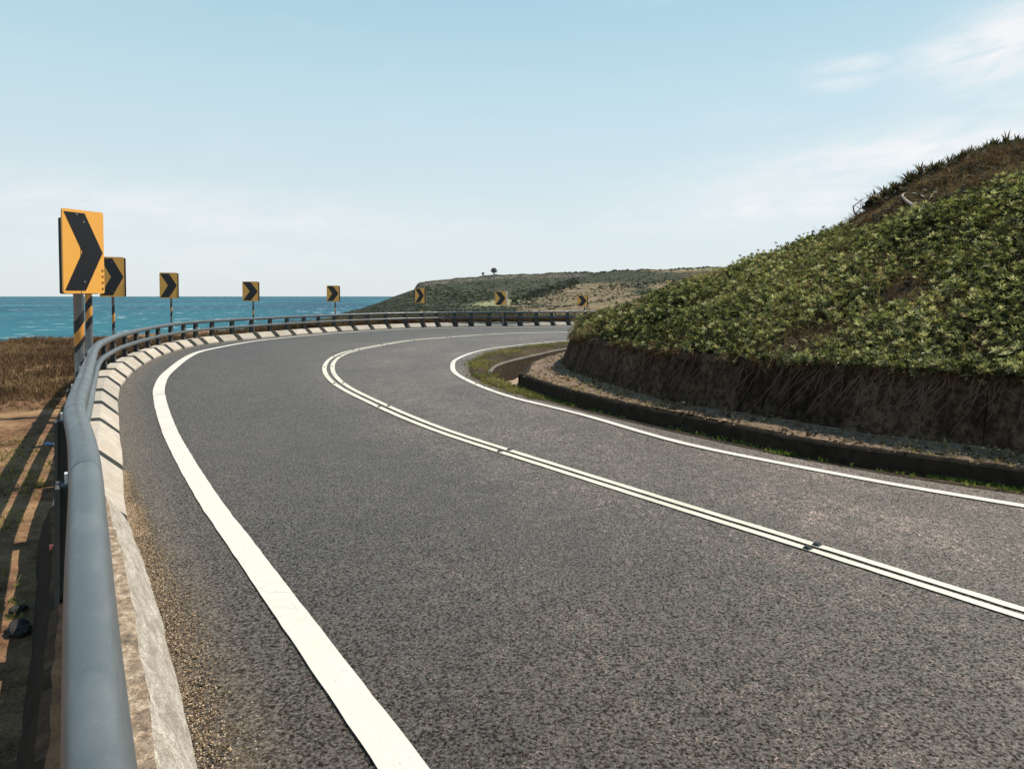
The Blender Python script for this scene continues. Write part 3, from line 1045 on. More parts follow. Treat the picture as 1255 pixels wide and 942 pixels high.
def sign(base, zb, w_, h_, yaw, label, post_r, post_dx, stripes, back, marks, name='chevron_sign', face=True):
    """yaw: plan direction the face looks in; local -Y is the face"""
    o = empty(name, base, label, 'road sign', 'chevron signs along the outside of the bend')
    o.rotation_euler[2] = yaw
    zb = zb - base[2]
    V, Fc = plate(w_, h_, .03, -.03, -.002)
    pn = mesh('panel', [(x, y, z_ + zb) for x, y, z_ in V], Fc, M_YELLOW if face else M_SIGNBACK, o)
    if face:
        cv_ = [((u - .5) * w_, (1 - v) * h_ + zb) for u, v in CHEV]
        m = len(cv_)
        mesh('chevron', [(x, y, z_) for y in (-.034, -.029) for x, z_ in cv_],
             [(0, 1, 2, 5), (5, 2, 3, 4)][::1] + [(m + 5, m + 2, m + 1, m), (m + 4, m + 3, m + 2, m + 5)] + [(i, (i + 1) % m, m + (i + 1) % m, m + i) for i in range(m)], M_BLACK, o)
        if marks:
            b = MB()
            for k in range(4):
                x0, z0 = .455 * w_, zb + h_ * (.045 + .075 * k)
                for (ax, az_, bx, bz) in ((-.012, .0, .012, .007), (-.012, .012, -.005, .028), (.005, .014, .012, .03), (-.006, .02, .008, .026)):
                    V4 = [(x0 + ax, -.0335, z0 + az_), (x0 + bx, -.0335, z0 + az_), (x0 + bx, -.0335, z0 + bz), (x0 + ax, -.0335, z0 + bz)]
                    b.add(V4 + [(x, -.028, z_) for x, _, z_ in V4], [(0, 1, 2, 3), (4, 7, 6, 5), (0, 4, 5, 1), (1, 5, 6, 2), (2, 6, 7, 3), (3, 7, 4, 0)])
            b.build('code_marks', M_BLACK, o)
    if face and marks:
        for u_, v_ in ((.33, .055), (.5, .14), (.5, .86)):
            b = MB()
            b.tube([((u_ - .5) * w_, -.030, zb + h_ * (1 - v_)), ((u_ - .5) * w_, -.041, zb + h_ * (1 - v_))], .011 * h_ / .8, 8)
            b.build('bolt', M_STEEL, o)
    if back:
        V, Fc = plate(w_ * .98, h_ * .985, .03, .075, .10)
        dx, dz = back
        mesh('back_panel', [(x + dx, y, z_ + zb + dz) for x, y, z_ in V], Fc, M_SIGNBACK, o)
    b = MB()
    zt = zb + h_ * .9
    b.tube([(post_dx, .035, -.3), (post_dx, .035, zb * .5), (post_dx, .035, zt)], post_r, 16)
    po = b.build('post', M_STEEL, o, True)
    for (z0, z1, blk) in stripes:
        s3 = wrap(zb - z0, zb - z1, post_r * (1.03 if blk else 1.025), math.radians(-20), blk, post_r * 1.5)
        s3.v = [(x + post_dx, y + .035, z_) for x, y, z_ in s3.v]
        st = s3.build('stripe', M_STRIPE_B if blk else M_STRIPE_Y, po, True)
    for zq in (.2, .75):
        c_ = MB()
        c_.frustum((post_dx, .016, zb + h_ * zq), (1, 0, 0), (0, 1, 0), (0, 0, 1), (.06, .02), (.06, .02), .03)
        c_.build('clamp', M_STEEL, o)
    return o


def stripe_px(zlist, D):
    return [(a * D / F_PX, b_ * D / F_PX, k) for a, b_, k in zlist]


# sign nearest the camera, face turned to the road
DS = 10.0
pl, pr = UD(75.2, 307, DS * .971), UD(125.6, 311, DS * 1.029)
mid = (pl + pr) / 2
dv = (pr - pl)[:2]
yaw = math.atan2(dv[1], dv[0])
zb = EYE + (HORIZON - 359.5) * DS / F_PX
nrm = np.array([math.sin(yaw), -math.cos(yaw)])
pb = np.array([mid[0], mid[1], -.05])
post_dx = -.30 * np.hypot(*dv) * 0 - 3.4 * DS / F_PX / max(.3, abs(math.cos(yaw - math.atan2(-mid[0], mid[1]))))
sign(pb, zb, np.hypot(*dv), 101 * DS / F_PX, yaw, 'large black and orange chevron sign at the near end of the bend, sunlit face', .066, post_dx,
     stripe_px([(26, 41, True), (41, 57, False), (57, 65, True)], DS), None, True)
# a second board just behind it, its dark edge showing past the first
D2 = 13.0
pb2 = UD(98.3, 400, D2)
pb2[2] = -.05
sign(pb2, EYE + (HORIZON - 360.2) * D2 / F_PX, 48 * D2 / F_PX * .85, 92 * D2 / F_PX, -math.atan2(pb2[0], pb2[1]), 'dark-backed sign board standing just behind the large sunlit chevron sign', .060, 11 * D2 / F_PX * .85,
     stripe_px([(-2, 8, False), (8, 20, True), (20, 32, False), (32, 42, True)], D2), None, False, face=False)

#  x-centre, top, bottom, left, right, post x
S = [(137.5, 315, 363.6, 121.5, 151.5, 138.5, 16.5, 'second chevron sign along the rail, partly hidden behind the large near one'),
     (206.8, 334.2, 365.4, 196, 217.5, 209.5, None, 'third chevron sign along the rail, standing clear against the sea'),
     (307, 345, 369, 297.5, 316.4, 310, None, 'fourth chevron sign along the rail, before the open horizon'),
     (408, 350, 369.4, 401, 415.6, 410.5, None, 'fifth chevron sign, last one standing against the sea'),
     (514.5, 353.2, 371.2, 509, 520.2, 516, None, 'sixth chevron sign, in front of the dark headland cliff end'),
     (613.5, 357, 374, 606.8, 620, 616, None, 'seventh chevron sign, beside the pale green field, white strip at its edge'),
     (713.5, 361.8, 375.2, 707.8, 719.4, 716, None, 'last small chevron sign, in front of the brown grass slope by the bank')]
for i, (xc, yt, yb, xl, xr, xp, D, lab) in enumerate(S):
    if D is None:
        qf = FOOT.s[np.argmin(np.abs(np.where(FOOT.P[:, 1] > 8, bearing(FOOT.at(FOOT.s, np.full(len(FOOT.s), .68))[:, 0], FOOT.at(FOOT.s, np.full(len(FOOT.s), .68))[:, 1]), -9999) - xp))]
        p = FOOT.at(qf, .68)
        D = p[1]
    h_ = (yb - yt) * D / F_PX
    p = UD(xc, yb, D)
    b_ = math.atan2(p[0], p[1])
    w_ = (xr - xl) * D / F_PX * math.cos(b_) * 1.02
    zb_ = p[2]
    p[2] = -.08
    yw = -b_ + math.radians((4, 3, -3, -8, -12, -8, -5)[i])
    o = sign(p, zb_, w_, h_, yw, lab, .032, (xp - xc) * D / F_PX,
             stripe_px([(12, 22, True), (22, 32, False), (32, 40, True)] if i == 0 else [(7, 12, True), (12, 17, False), (17, 22, True)] if i < 3 else [(4, 8, True), (8, 12, False)], D),
             (.05, .0) if i != 5 else (.09, .02), i < 2)
    if i == 5:
        for ch in o.children:
            if ch.name.startswith('back_panel'):
                ch.data.materials[0] = M_CLIP
                ch['label'] = 'pale edge of the board facing the other way'

# ------------------------------------------------------------------ kerb, ledge, ditch, verge
kq = np.linspace(0, KERB.len, 170)
hk = .20 + .05 * np.clip((kq - KERB.near(U(780, 515))) / 4, 0, 1)
hk = hk + np.where(kq < KERB.near(U(795, 519)), -.012, 0.0) + R.normal(0, .004, len(kq))
sec = [(0.0, -.4), (0.0, .0), (-.012, .35), (-.03, .86), (-.055, 1.0), (-.12, 1.0), (-.16, .97)]
V = np.zeros((len(kq), len(sec), 3))
for j, (o_, f_) in enumerate(sec):
    V[:, j, :2] = KERB.at(kq, -np.full(len(kq), -o_) * -1 if False else np.full(len(kq), o_))
    V[:, j, 2] = np.where(f_ < 0, -.6, hk * f_) if f_ >= 0 else -.6
X = V.reshape(-1, 3)
X[:, :2] += (.008 * vnoise(X, 9, 21))[:, None]
# KERB runs from near right to the nose: the bank is on its right (negative offset)
kerb = mesh('kerb', X, [tuple(f) for f in flip(gridfaces(len(kq), len(sec)))] + [tuple((len(kq) - 1) * len(sec) + k for k in range(len(sec)))], M_KERB, smooth=False)
tag(kerb, kind='structure')

# rim of the ledge where it turns round into the ditch
rq = np.linspace(0.0, RIM.len - .1, 90)
sec = [(0.02, -.75), (0.0, -.1), (-.01, .17), (-.03, .23), (-.13, .235)]
V = np.zeros((len(rq), len(sec), 3))
for j, (o_, zq) in enumerate(sec):
    V[:, j, :2] = RIM.at(rq, np.full(len(rq), o_))
    V[:, j, 2] = zq if zq < 0 else zq + .015 * np.exp(-rq)
X = V.reshape(-1, 3)
X[:, :2] += (.01 * vnoise(X, 7, 22))[:, None]
rim = mesh('kerb', X, flip(gridfaces(len(rq), len(sec))), M_KERB)
tag(rim, kind='structure')

# ledge between kerb and wall
nl = 260
edge = np.vstack([KERB.at(kq, np.full(len(kq), -.10)), RIM.at(rq[2:], np.full(len(rq) - 2, -.08))])
EDGE = Curve(np.c_[edge[::4], np.zeros(len(edge[::4]))], smooth=3)
sw = WALL.near(U(687, 449, .22))
fr_ = np.linspace(0, 1, nl)
ea = EDGE.at(np.interp(fr_, [0, .72, 1], [0, EDGE.near(U(637, 474)), EDGE.len - .1]))
wa = WALL.at(np.interp(fr_, [0, .72, 1], [0, sw - .2, WALL.near((9, 23.8))]), np.full(nl, -.12))
cr = np.linspace(0, 1, 22)
V = (ea[:, None] * (1 - cr)[None, :, None] + wa[:, None] * cr[None, :, None]).reshape(-1, 2)
cc = np.tile(cr, nl)
hz = np.interp(np.repeat(fr_, 22), [0, .45, .72, 1], [.185, .195, .235, .225])
lz = hz + (.022 * vnoise(V, 3.0, 31) + .014 * vnoise(V, 11, 32)) * np.clip(cc * 8, 0, 1) * np.clip((1 - cc) * 3 + .3, 0, 1) + .05 * cc**2
ledge = mesh('ledge', np.c_[V, lz], flip(gridfaces(nl, 22)), M_LEDGE, smooth=True)
tag(ledge, kind='structure')
LEDGE_PTS = np.c_[V, lz]

# ditch: concrete side with a pale lip, silty floor
lq = np.linspace(0, LIP.len - .1, 110)
sec = [(-.02, -.78), (-.01, -.02), (0.0, .018), (.012, .022), (.018, -.03), (.046, -.03), (.050, .018), (.062, .012), (.066, -.35)]
V = np.zeros((len(lq), len(sec), 3))
for j, (o_, zq) in enumerate(sec):
    V[:, j, :2] = LIP.at(lq, np.full(len(lq), o_))
    V[:, j, 2] = zq
X = V.reshape(-1, 3)
ditch = empty('ditch_wall', X[0], 'stained concrete ditch wall with a pale twin lip round the bend', 'ditch wall')
low_ = V[:, :2].reshape(-1, 3)
sit(mesh('wall_face', low_, flip(gridfaces(len(lq), 2)), M_DITCH, ditch))
sit(mesh('lip', V[:, 1:].reshape(-1, 3), [tuple(f) for f in flip(gridfaces(len(lq), len(sec) - 1))] + [tuple(range(len(sec) - 1))], M_LIP, ditch))
ne = up([(601.4, 456.5), (603, 461.5), (611, 466.5), (619, 469.5), (628, 473), (635, 475.5)])
NEAR = Curve(ne, smooth=2)
fl_ = np.vstack([NEAR.at(np.linspace(NEAR.len, 0, 30))])
na = 80
ra = RIM.at(np.linspace(0, RIM.len - .2, na), np.full(na, .05))
la = np.vstack([NEAR.at(np.linspace(NEAR.len, 0, 20)), LIP.at(np.linspace(0, LIP.len - .2, na - 20), np.full(na - 20, .02))])
V = (ra[:, None] * np.linspace(0, 1, 8)[None, ::-1, None] + la[:, None] * np.linspace(0, 1, 8)[None, :, None]).reshape(-1, 2)
dn = NEAR.dist(V)
fz = -.52 + .40 * np.exp(-(dn / .55)**2) + .03 * vnoise(V, 6, 41)
floor = mesh('ditch_floor', np.c_[V, fz], gridfaces(na, 8), M_SAND, smooth=True)
tag(floor, kind='structure')

# verge: from the asphalt edge to the kerb foot / ditch
nv = 240
s_nose = ROADSIDE.near(U(639.7, 481.7))
inner = np.vstack([KERB.at(np.linspace(0, KERB.len, 120), np.full(120, .02)), NEAR.at(np.linspace(NEAR.len, 0, 30)), LIP.at(np.linspace(.05, LIP.len - .2, 90), np.full(90, .085))])
d_in = np.r_[0, np.cumsum(np.hypot(*np.diff(inner, axis=0).T))]
key = [0, d_in[119], d_in[149], d_in[-1]]
rk = [0, s_nose, ROADSIDE.near(U(582, 456)), ROADSIDE.len - .1]
qi = np.linspace(0, d_in[-1], nv)
ii = np.stack([np.interp(qi, d_in, inner[:, k]) for k in (0, 1)], 1)
oo = ROADSIDE.at(np.interp(qi, key, rk), np.full(nv, .12))
cr = np.linspace(0, 1, 9)
V = (oo[:, None] * (1 - cr)[None, :, None] + ii[:, None] * cr[None, :, None]).reshape(-1, 2)
cc = np.tile(cr, nv)
farp = np.repeat(np.clip((qi - d_in[119]) / 1.5, 0, 1), 9)
vz = .006 - .02 * (1 - np.clip(cc * 5, 0, 1)) + farp * (.05 * np.sin(cc * math.pi) - .16 * np.clip(cc - .70, 0, 1) * 3.3) + .006 * vnoise(V, 9, 44)
verge = mesh('verge', np.c_[V, vz], flip(gridfaces(nv, 9)), M_BANKSOIL, smooth=True)
tag(verge, kind='structure')
VERGE = np.c_[V, vz]

# ------------------------------------------------------------------ retaining wall
ZW0, ZW1, BAT = .18, .93, .27


def wall_pt(q, z_, off=0.0):
    f = (z_ - ZW0) / (ZW1 - ZW0)
    lean = BAT * np.clip(f, 0, 1.2)
    p = WALL.at(q, -(lean) + off)
    return np.c_[p, np.broadcast_to(z_, np.shape(q))]


wall = empty('retaining_wall', np.r_[WALL.at(sw), ZW0], 'dark stained battered retaining wall holding the green bank above the ledge', 'retaining wall')
wp = []
s_ = 0.4
while s_ < sw + 9:
    L_ = 1.35 if s_ < sw - 4 else 1.0
    wp.append((s_, min(s_ + L_, sw + 9)))
    s_ += L_
zs = np.array([-.1, 0, .12, .25, .4, .55, .68, .78]) * 1.0 + .05
for i, (a, b) in enumerate(wp):
    q = np.linspace(a + .004, b - .004, 14)
    V = np.zeros((14, len(zs) + 1, 3))
    for j, zq in enumerate(zs):
        V[:, j] = wall_pt(q, np.full(14, zq))
    V[:, -1] = wall_pt(q, np.full(14, zs[-1]), -.18)
    X = V.reshape(-1, 3)
    bump = .016 * vnoise(X, 4.0, 50) + .010 * vnoise(X, 13.0, 51)
    X[:, :2] += bump[:, None] * np.array([[-.6, -.8]])
    ends = [tuple(range(len(zs) + 1)), tuple(13 * (len(zs) + 1) + k for k in range(len(zs), -1, -1))]
    sit(mesh('wall_panel', X, [tuple(f) for f in gridfaces(14, len(zs) + 1)][::1] + ends, M_WALL, wall))
    q = np.linspace(a + .004, b - .004, 8)
    cs = [(.012, zs[-1] - .01), (.018, ZW1 - .01), (.0, ZW1), (-.2, ZW1)]
    V = np.zeros((8, 4, 3))
    for j, (o_, zq) in enumerate(cs):
        V[:, j] = wall_pt(q, np.full(8, zq), o_ + .01 * math.sin(i * 2.1))
    X = V.reshape(-1, 3)
    X += R.normal(0, .004, X.shape)
    sit(mesh('coping', X, [tuple(f) for f in gridfaces(8, 4)] + [(0, 1, 2, 3), (31, 30, 29, 28)], M_WALL, wall))
# dark earth backing behind the joints
q = np.linspace(.3, sw + 9, 120)
V = np.zeros((120, 2, 3))
V[:, 0] = wall_pt(q, np.full(120, -.2), -.05)
V[:, 1] = wall_pt(q, np.full(120, .9), -.07)
sit(mesh('backing', V.reshape(-1, 3), gridfaces(120, 2), M_BANKSOIL, wall))

# ------------------------------------------------------------------ bank
SKY = np.array([(660, 412), (690, 408), (700, 405), (715, 400), (740, 390), (780, 376), (830, 358), (880, 344), (900, 336), (930, 324), (960, 313), (1000, 299), (1035, 285), (1050, 274), (1080, 259), (1100, 244), (1130, 229), (1160, 217), (1200, 202), (1255, 184), (1400, 140), (1700, 70), (2300, 0), (3500, -60)], float)
GREEN_TOP = np.array([(600, 100), (1030, 250), (1045, 284), (1100, 270), (1150, 257), (1200, 243), (1255, 230), (1400, 200), (2300, 60)], float)
cols = np.r_[np.linspace(684, 720, 14), np.arange(724, 1300, 7), np.arange(1300, 1700, 16), np.arange(1720, 3000, 60)]
nu = 64
wx = np.c_[WALL.at(WALL.s, np.full(len(WALL.s), -(BAT + .06)))]
wb = bearing(wx[:, 0], np.maximum(wx[:, 1], .2))
ksplit = np.argmin(np.where(wx[:, 1] > 5, wb, 1e9))
NOSE_PX = wb[ksplit]
front = wx[:ksplit + 1][::-1]
back = wx[ksplit:]
fb = np.maximum.accumulate(bearing(front[:, 0], np.maximum(front[:, 1], .2)))
bb = np.maximum.accumulate(bearing(back[:, 0], back[:, 1]))
cols = np.maximum(cols, NOSE_PX + .05)


def bank_profile(px):
    px = np.asarray(px, float)
    Dw = np.interp(px, fb, front[:, 1])
    Db = np.interp(px, bb, back[:, 1])
    Db = np.where(px > bb[-1], back[-1, 1], Db)
    Lc = np.interp(px, [NOSE_PX, 715, 800, 900, 1050, 1255, 1700, 3000], [.3, 1.2, 3.2, 4.8, 7.5, 9.3, 9, 8])
    Dc = np.minimum(Dw + Lc, .55 * Dw + .45 * Db)
    ys = np.interp(px, SKY[:, 0], SKY[:, 1])
    zc = EYE + (HORIZON - ys) * Dc / F_PX
    zc = np.maximum(zc, ZW1)
    return Dw, Dc, Db, zc


def bank_pt(px, u):
    """u 0..1 from the wall top to the crest, 1..2 from the crest down to the back wall"""
    Dw, Dc, Db, zc = bank_profile(px)
    D = np.where(u <= 1, Dw + (Dc - Dw) * u, Dc + (Db - Dc) * (u - 1))
    uf = np.clip(u, 0, 1)
    ub = np.clip(u - 1, 0, 1)
    zf = ZW1 + (zc - ZW1) * (uf + .18 * np.sin(uf * math.pi))
    zbk = ZW1 + (zc - ZW1) * (1 - ub**1.6)
    zq = np.where(u <= 1, zf, zbk)
    x = (px - 627.5) / F_PX * D
    P = np.stack([x, D, zq], -1)
    fade = np.clip(uf * 5, 0, 1) * np.clip((1 - uf) * 6 + .25, 0, 1)
    P[..., 2] += (.10 * vnoise(P.reshape(-1, 3)[:, :2], 1.5, 61) + .05 * vnoise(P.reshape(-1, 3)[:, :2], 4.2, 62)).reshape(P.shape[:-1]) * fade
    return P


uu = np.r_[np.linspace(0, 1, 40), np.linspace(1, 2, 25)[1:]]
PX, UU = np.meshgrid(cols, uu, indexing='ij')
BP = bank_pt(PX.ravel(), UU.ravel())
bank = mesh('hillside', BP, flip(gridfaces(len(cols), len(uu))), M_BANKSOIL, smooth=True)
tag(bank, kind='structure')


def bank_sample(n, x0, x1, u0=0.0, u1=1.02):
    px = R.uniform(x0, x1, n * 3)
    u = R.uniform(u0, u1, n * 3)
    Dw, Dc, Db, zc = bank_profile(px)
    D = Dw + (Dc - Dw) * np.clip(u, 0, 1)
    wgt = D * np.hypot(Dc - Dw, zc - ZW1)
    keep = R.uniform(0, 1, len(px)) < wgt / wgt.max()
    px, u = px[keep][:n], u[keep][:n]
    P = bank_pt(px, u)
    return px, u, P


def py_of(P):
    return HORIZON - (P[:, 2] - EYE) / P[:, 1] * F_PX


def green_mask(px, P):
    return py_of(P) > np.interp(px, GREEN_TOP[:, 0], GREEN_TOP[:, 1]) + 5 * vnoise(P[:, :2], 2.0, 77)


def rosettes(name, n, x0, x1, size, seeds, lift):
    px, u, P = bank_sample(n, x0, x1, -.02, 1.03)
    m = green_mask(px, P)
    cl = vnoise(P[:, :2], 3.0, 70) + .6 * vnoise(P[:, :2], 8.0, 71)
    m &= (cl + R.normal(0, .35, len(P))) > -.62
    P, px, u, cl = P[m], px[m], u[m], cl[m]
    hgt = lift * (1 + .9 * np.clip(vnoise(P[:, :2], 1.1, 78), -.5, 1)) * np.clip(u * 9 + .35, .35, 1) * (.55 + .45 * np.clip(cl + .4, -.6, 1.2)) + R.normal(0, lift * .35, len(P))
    P = P.copy()
    P[:, 2] += np.clip(hgt, .01, None)
    slope = np.array([[-.12, -.22, 1.0]])
    axis = slope + R.normal(0, .38, (len(P), 3))
    col = np.clip(.45 + .18 * vnoise(P[:, :2], 2.2, 72) + R.normal(0, .25, len(P)), 0, 1)
    tv, tf = whorl(seed=seeds)
    sc = size * R.uniform(.7, 1.25, len(P))
    return P, axis, sc, tv, tf, col


parts = []
for sd, nl_, sz, lf in ((1, 24000, .056, .12), (2, 24000, .047, .08), (3, 18000, .063, .16)):
    P, axis, sc, tv, tf, col = rosettes('x', nl_, NOSE_PX + 1, 1420, sz, sd, lf)
    parts.append((P, axis, sc, tv, tf, col))
P = np.vstack([p[0] for p in parts])
o = None
names = []
for k, (P, axis, sc, tv, tf, col) in enumerate(parts):
    o = scatter('ground_cover', P, axis, sc, tv, tf, M_LEAF, colour=col)
    tag(o, kind='stuff')
# bare stems and dead twigs among the leaves
px, u, P = bank_sample(9000, NOSE_PX + 2, 1400)
m = green_mask(px, P)
tv, tf = tuft(5, 1.3, .025, 5, .6)
tag(scatter('twigs', P[m] + np.array([0, 0, .03]), np.array([[-.2, -.3, .8]]) + R.normal(0, .55, (m.sum(), 3)), R.uniform(.07, .20, m.sum()), tv, tf, M_BRUSH), kind='stuff')
# brown brush over the upper slope
px, u, P = bank_sample(26000, 1010, 1500, .3, 1.06)
m = ~green_mask(px, P)
P = P[m]
tv, tf = tuft(7, .9, .03, 6, .45)
tag(scatter('brush', P, np.array([[-.2, -.2, 1.0]]) + R.normal(0, .3, (len(P), 3)), R.uniform(.05, .15, len(P)) * (1 + .7 * (vnoise(P[:, :2], 3.0, 82) > .15)), tv, tf, M_BRUSH, colour=np.clip(.5 + .45 * vnoise(P[:, :2], 2.4, 81) + R.normal(0, .28, len(P)), 0, 1)), kind='stuff')
px, u, P = bank_sample(5200, 1030, 1500, .25, 1.02)
m = ~green_mask(px, P)
m &= vnoise(P[:, :2], 1.7, 83) + R.normal(0, .3, len(P)) > .0
P = P[m]
tv, tf = spray(22, 19, .30, .8)
tag(scatter('scrub', P, np.tile(np.array([[0, 0, 1.0]]), (len(P), 1)), R.uniform(.07, .19, len(P)), tv, tf, M_SPIKE), kind='stuff')
tv, tf = tuft(5, 1.2, .022, 23, .7)
i_ = R.integers(0, len(P), 900)
tag(scatter('twigs', P[i_] + R.normal(0, .1, (900, 3)) * np.array([1, 1, .2]), np.array([[-.2, -.2, .6]]) + R.normal(0, .6, (900, 3)), R.uniform(.09, .24, 900), tv, tf, M_BRUSH), kind='stuff')
px = R.uniform(1035, 1330, 420)
P = bank_pt(px, R.uniform(.9, 1.03, 420))
tv, tf = tuft(6, .75, .007, 29, .25)
tag(scatter('twigs', P, np.array([[0, 0, 1.0]]) + R.normal(0, .4, (420, 3)), R.uniform(.2, .5, 420), tv, tf, M_BRUSH, colour=R.uniform(0, .35, 420)), kind='stuff')
px, u, P = bank_sample(1500, NOSE_PX + 4, 1400)
m = green_mask(px, P) & (vnoise(P[:, :2], 1.3, 88) > -.1)
tv, tf = tuft(4, 1.4, .016, 31, .5)
tag(scatter('twigs', P[m] + np.array([0, 0, .08]), np.array([[-.2, -.3, .5]]) + R.normal(0, .5, (m.sum(), 3)), R.uniform(.10, .22, m.sum()), tv, tf, M_STRAW, colour=R.uniform(0, .5, m.sum())), kind='stuff')
# straw along the brow of the bank by the road
px = R.uniform(NOSE_PX + 2, 900, 1700)
u = .985 + R.normal(0, .05, 1700)
P = bank_pt(px, u)
k = (vnoise(P[:, :2], 2.2, 91) + R.normal(0, .3, 1700)) > -.1
P = P[k]
P[:, 2] += .06
tv, tf = tuft(8, .6, .025, 8, .4)
tag(scatter('dry_grass', P, np.array([[-.1, -.1, 1.0]]) + R.normal(0, .25, (len(P), 3)), R.uniform(.10, .24, len(P)), tv, tf, M_STRAW), kind='stuff')
px = R.uniform(NOSE_PX, NOSE_PX + 26, 420)
P = bank_pt(px, R.uniform(0, 1, 420))
tag(scatter('dry_grass', P, np.array([[-.5, -.2, 1.0]]) + R.normal(0, .3, (len(P), 3)), R.uniform(.10, .22, len(P)), tv, tf, M_STRAW), kind='stuff')

# sword-leaved shrubs along the skyline
SH = [(1072 + 6.6 * i, .985 - .03 * (i % 3), .30 + .10 * ((i * 7) % 5) / 4) for i in range(29)] + [(1095 + 12.5 * i, .86 - .05 * (i % 2), .26 + .1 * ((i * 5) % 4) / 3) for i in range(13)]


def sword_shrub(p, size, seed, label):
    o = empty('sword_leaf_shrub', p, label, 'shrub', 'sword-leaved shrubs along the skyline of the bank')
    rr = np.random.default_rng(seed)
    tb = MB()
    heads = []
    for k in range(7):
        a = rr.uniform(0, 6.28)
        hd = np.array([math.cos(a) * size * rr.uniform(.1, .8), math.sin(a) * size * rr.uniform(.1, .8), size * rr.uniform(.0, .42)])
        tb.tube([(0, 0, -.1), hd * np.array([.4, .4, .5]), hd], [.05 * size, .04 * size, .03 * size], 6)
        heads.append(hd)
    tb.build('trunk', M_TWIG, o)
    V, Fc = [], []
    for hd in heads:
        for k in range(26):
            a = k * 2.399 + rr.uniform(-.3, .3)
            e = rr.uniform(.05, 1.45)
            L_ = size * rr.uniform(.3, .72)
            d = np.array([math.cos(a) * math.cos(e), math.sin(a) * math.cos(e), math.sin(e)])
            sd_ = np.array([-math.sin(a), math.cos(a), 0]) * .036 * size
            p1, p2 = hd + d * L_ * .55, hd + d * L_ + np.array([0, 0, -.16 * L_])
            b = len(V)
            V += [hd - sd_, hd + sd_, p1 - sd_ * .9, p1 + sd_ * .9, p2 - sd_ * .1, p2 + sd_ * .1]
            Fc += [(b, b + 1, b + 3, b + 2), (b + 2, b + 3, b + 5, b + 4)]
    sv, sf = spray(70, seed, .20, .7)
    nb_ = len(V)
    V = list(V) + list(sv * size * np.array([.95, .95, .75]))
    Fc = list(Fc) + [tuple(int(i) + nb_ for i in f) for f in sf]
    m_ = mesh('crown', V, np.array(Fc), M_SPIKE, o, attrs={'rnd': np.repeat(rr.uniform(0, 1, len(V) // 2 + 1), 2)[:len(V)]})
    return o


for i, (x, u_, sz) in enumerate(SH):
    p = bank_pt(np.array([float(x)]), np.array([u_]))[0]
    sword_shrub(p, sz * 1.35, 300 + i, ('dark sword-leaved shrub in the brown brush under the skyline row, %s going uphill' % ordinal(i - 29)) if i >= 29 else 'dark sword-leaved shrub on the skyline of the bank, %s uphill from the bare branches' % ordinal(i))


def branchy(p, size, seed, material, label, name, depth=3, lean=(-.3, -.1, .8), r0=.018):
    o = empty(name, p, label, 'branch')
    rr = np.random.default_rng(seed)
    b = MB()

    def grow(q, d, L_, r, k):
        pts = [q]
        for i in range(4):
            d = d + rr.normal(0, .22, 3)
            d /= np.linalg.norm(d)
            q = q + d * L_ / 4
            pts.append(q)
        b.tube(pts, np.linspace(r, r * .6, 5), 6)
        if k > 0:
            for i in range(3):
                grow(pts[rr.integers(2, 5)], d + rr.normal(0, .7, 3), L_ * .65, r * .55, k - 1)
    grow(np.zeros(3), np.array(lean) / np.linalg.norm(lean), size, r0, depth)
    b.build('limb', material, o)
    return o


p = bank_pt(np.array([1052.0]), np.array([1.0]))[0]
branchy(p, .42, 5, M_TWIG, 'bare dark twiggy branch sticking up at the left tip of the brown slope', 'bare_branch', 3, (-.35, -.1, .6), .02)
p = bank_pt(np.array([1062.0]), np.array([.95]))[0]
branchy(p, .3, 9, M_TWIG, 'small bare dark branch lying beside the twiggy one on the brown slope', 'bare_branch', 2, (-.7, -.1, .25), .016)


def surf_D(px, py):
    u = np.linspace(0, 1.0, 200)
    Q = bank_pt(np.full(200, float(px)), u)
    k = np.argmin(np.abs(py_of(Q) - py))
    return Q[k, 1]


def bleached(points, r, label):
    P = np.array([UD(x, y, surf_D(x, y) - d) for x, y, d in points])
    o = empty('bleached_branch', P[0], label, 'branch')
    c = Curve3(P)
    b = MB()
    b.tube(c - P[0], np.linspace(r, r * .45, len(c)), 8)
    b.build('limb', M_WOODGREY, o, True)


def Curve3(P, n=24):
    d = np.r_[0, np.cumsum(np.linalg.norm(np.diff(P, axis=0), axis=1))]
    q = np.linspace(0, d[-1], n)
    Q = np.stack([np.interp(q, d, P[:, k]) for k in range(3)], 1)
    for _ in range(4):
        Q[1:-1] = .25 * Q[:-2] + .5 * Q[1:-1] + .25 * Q[2:]
    return Q


bleached([(1126, 257, .3), (1117, 251, .55), (1107, 243, .7), (1105, 237.5, .75), (1114, 236, .7), (1126, 238, .6), (1134, 242, .5)], .030, 'pale bleached branch looping over on the brown upper slope')
bleached([(1128, 259, .4), (1134, 250, .5), (1138, 244, .5), (1143, 241, .5)], .026, 'shorter pale bleached branch forking beside the looping one')

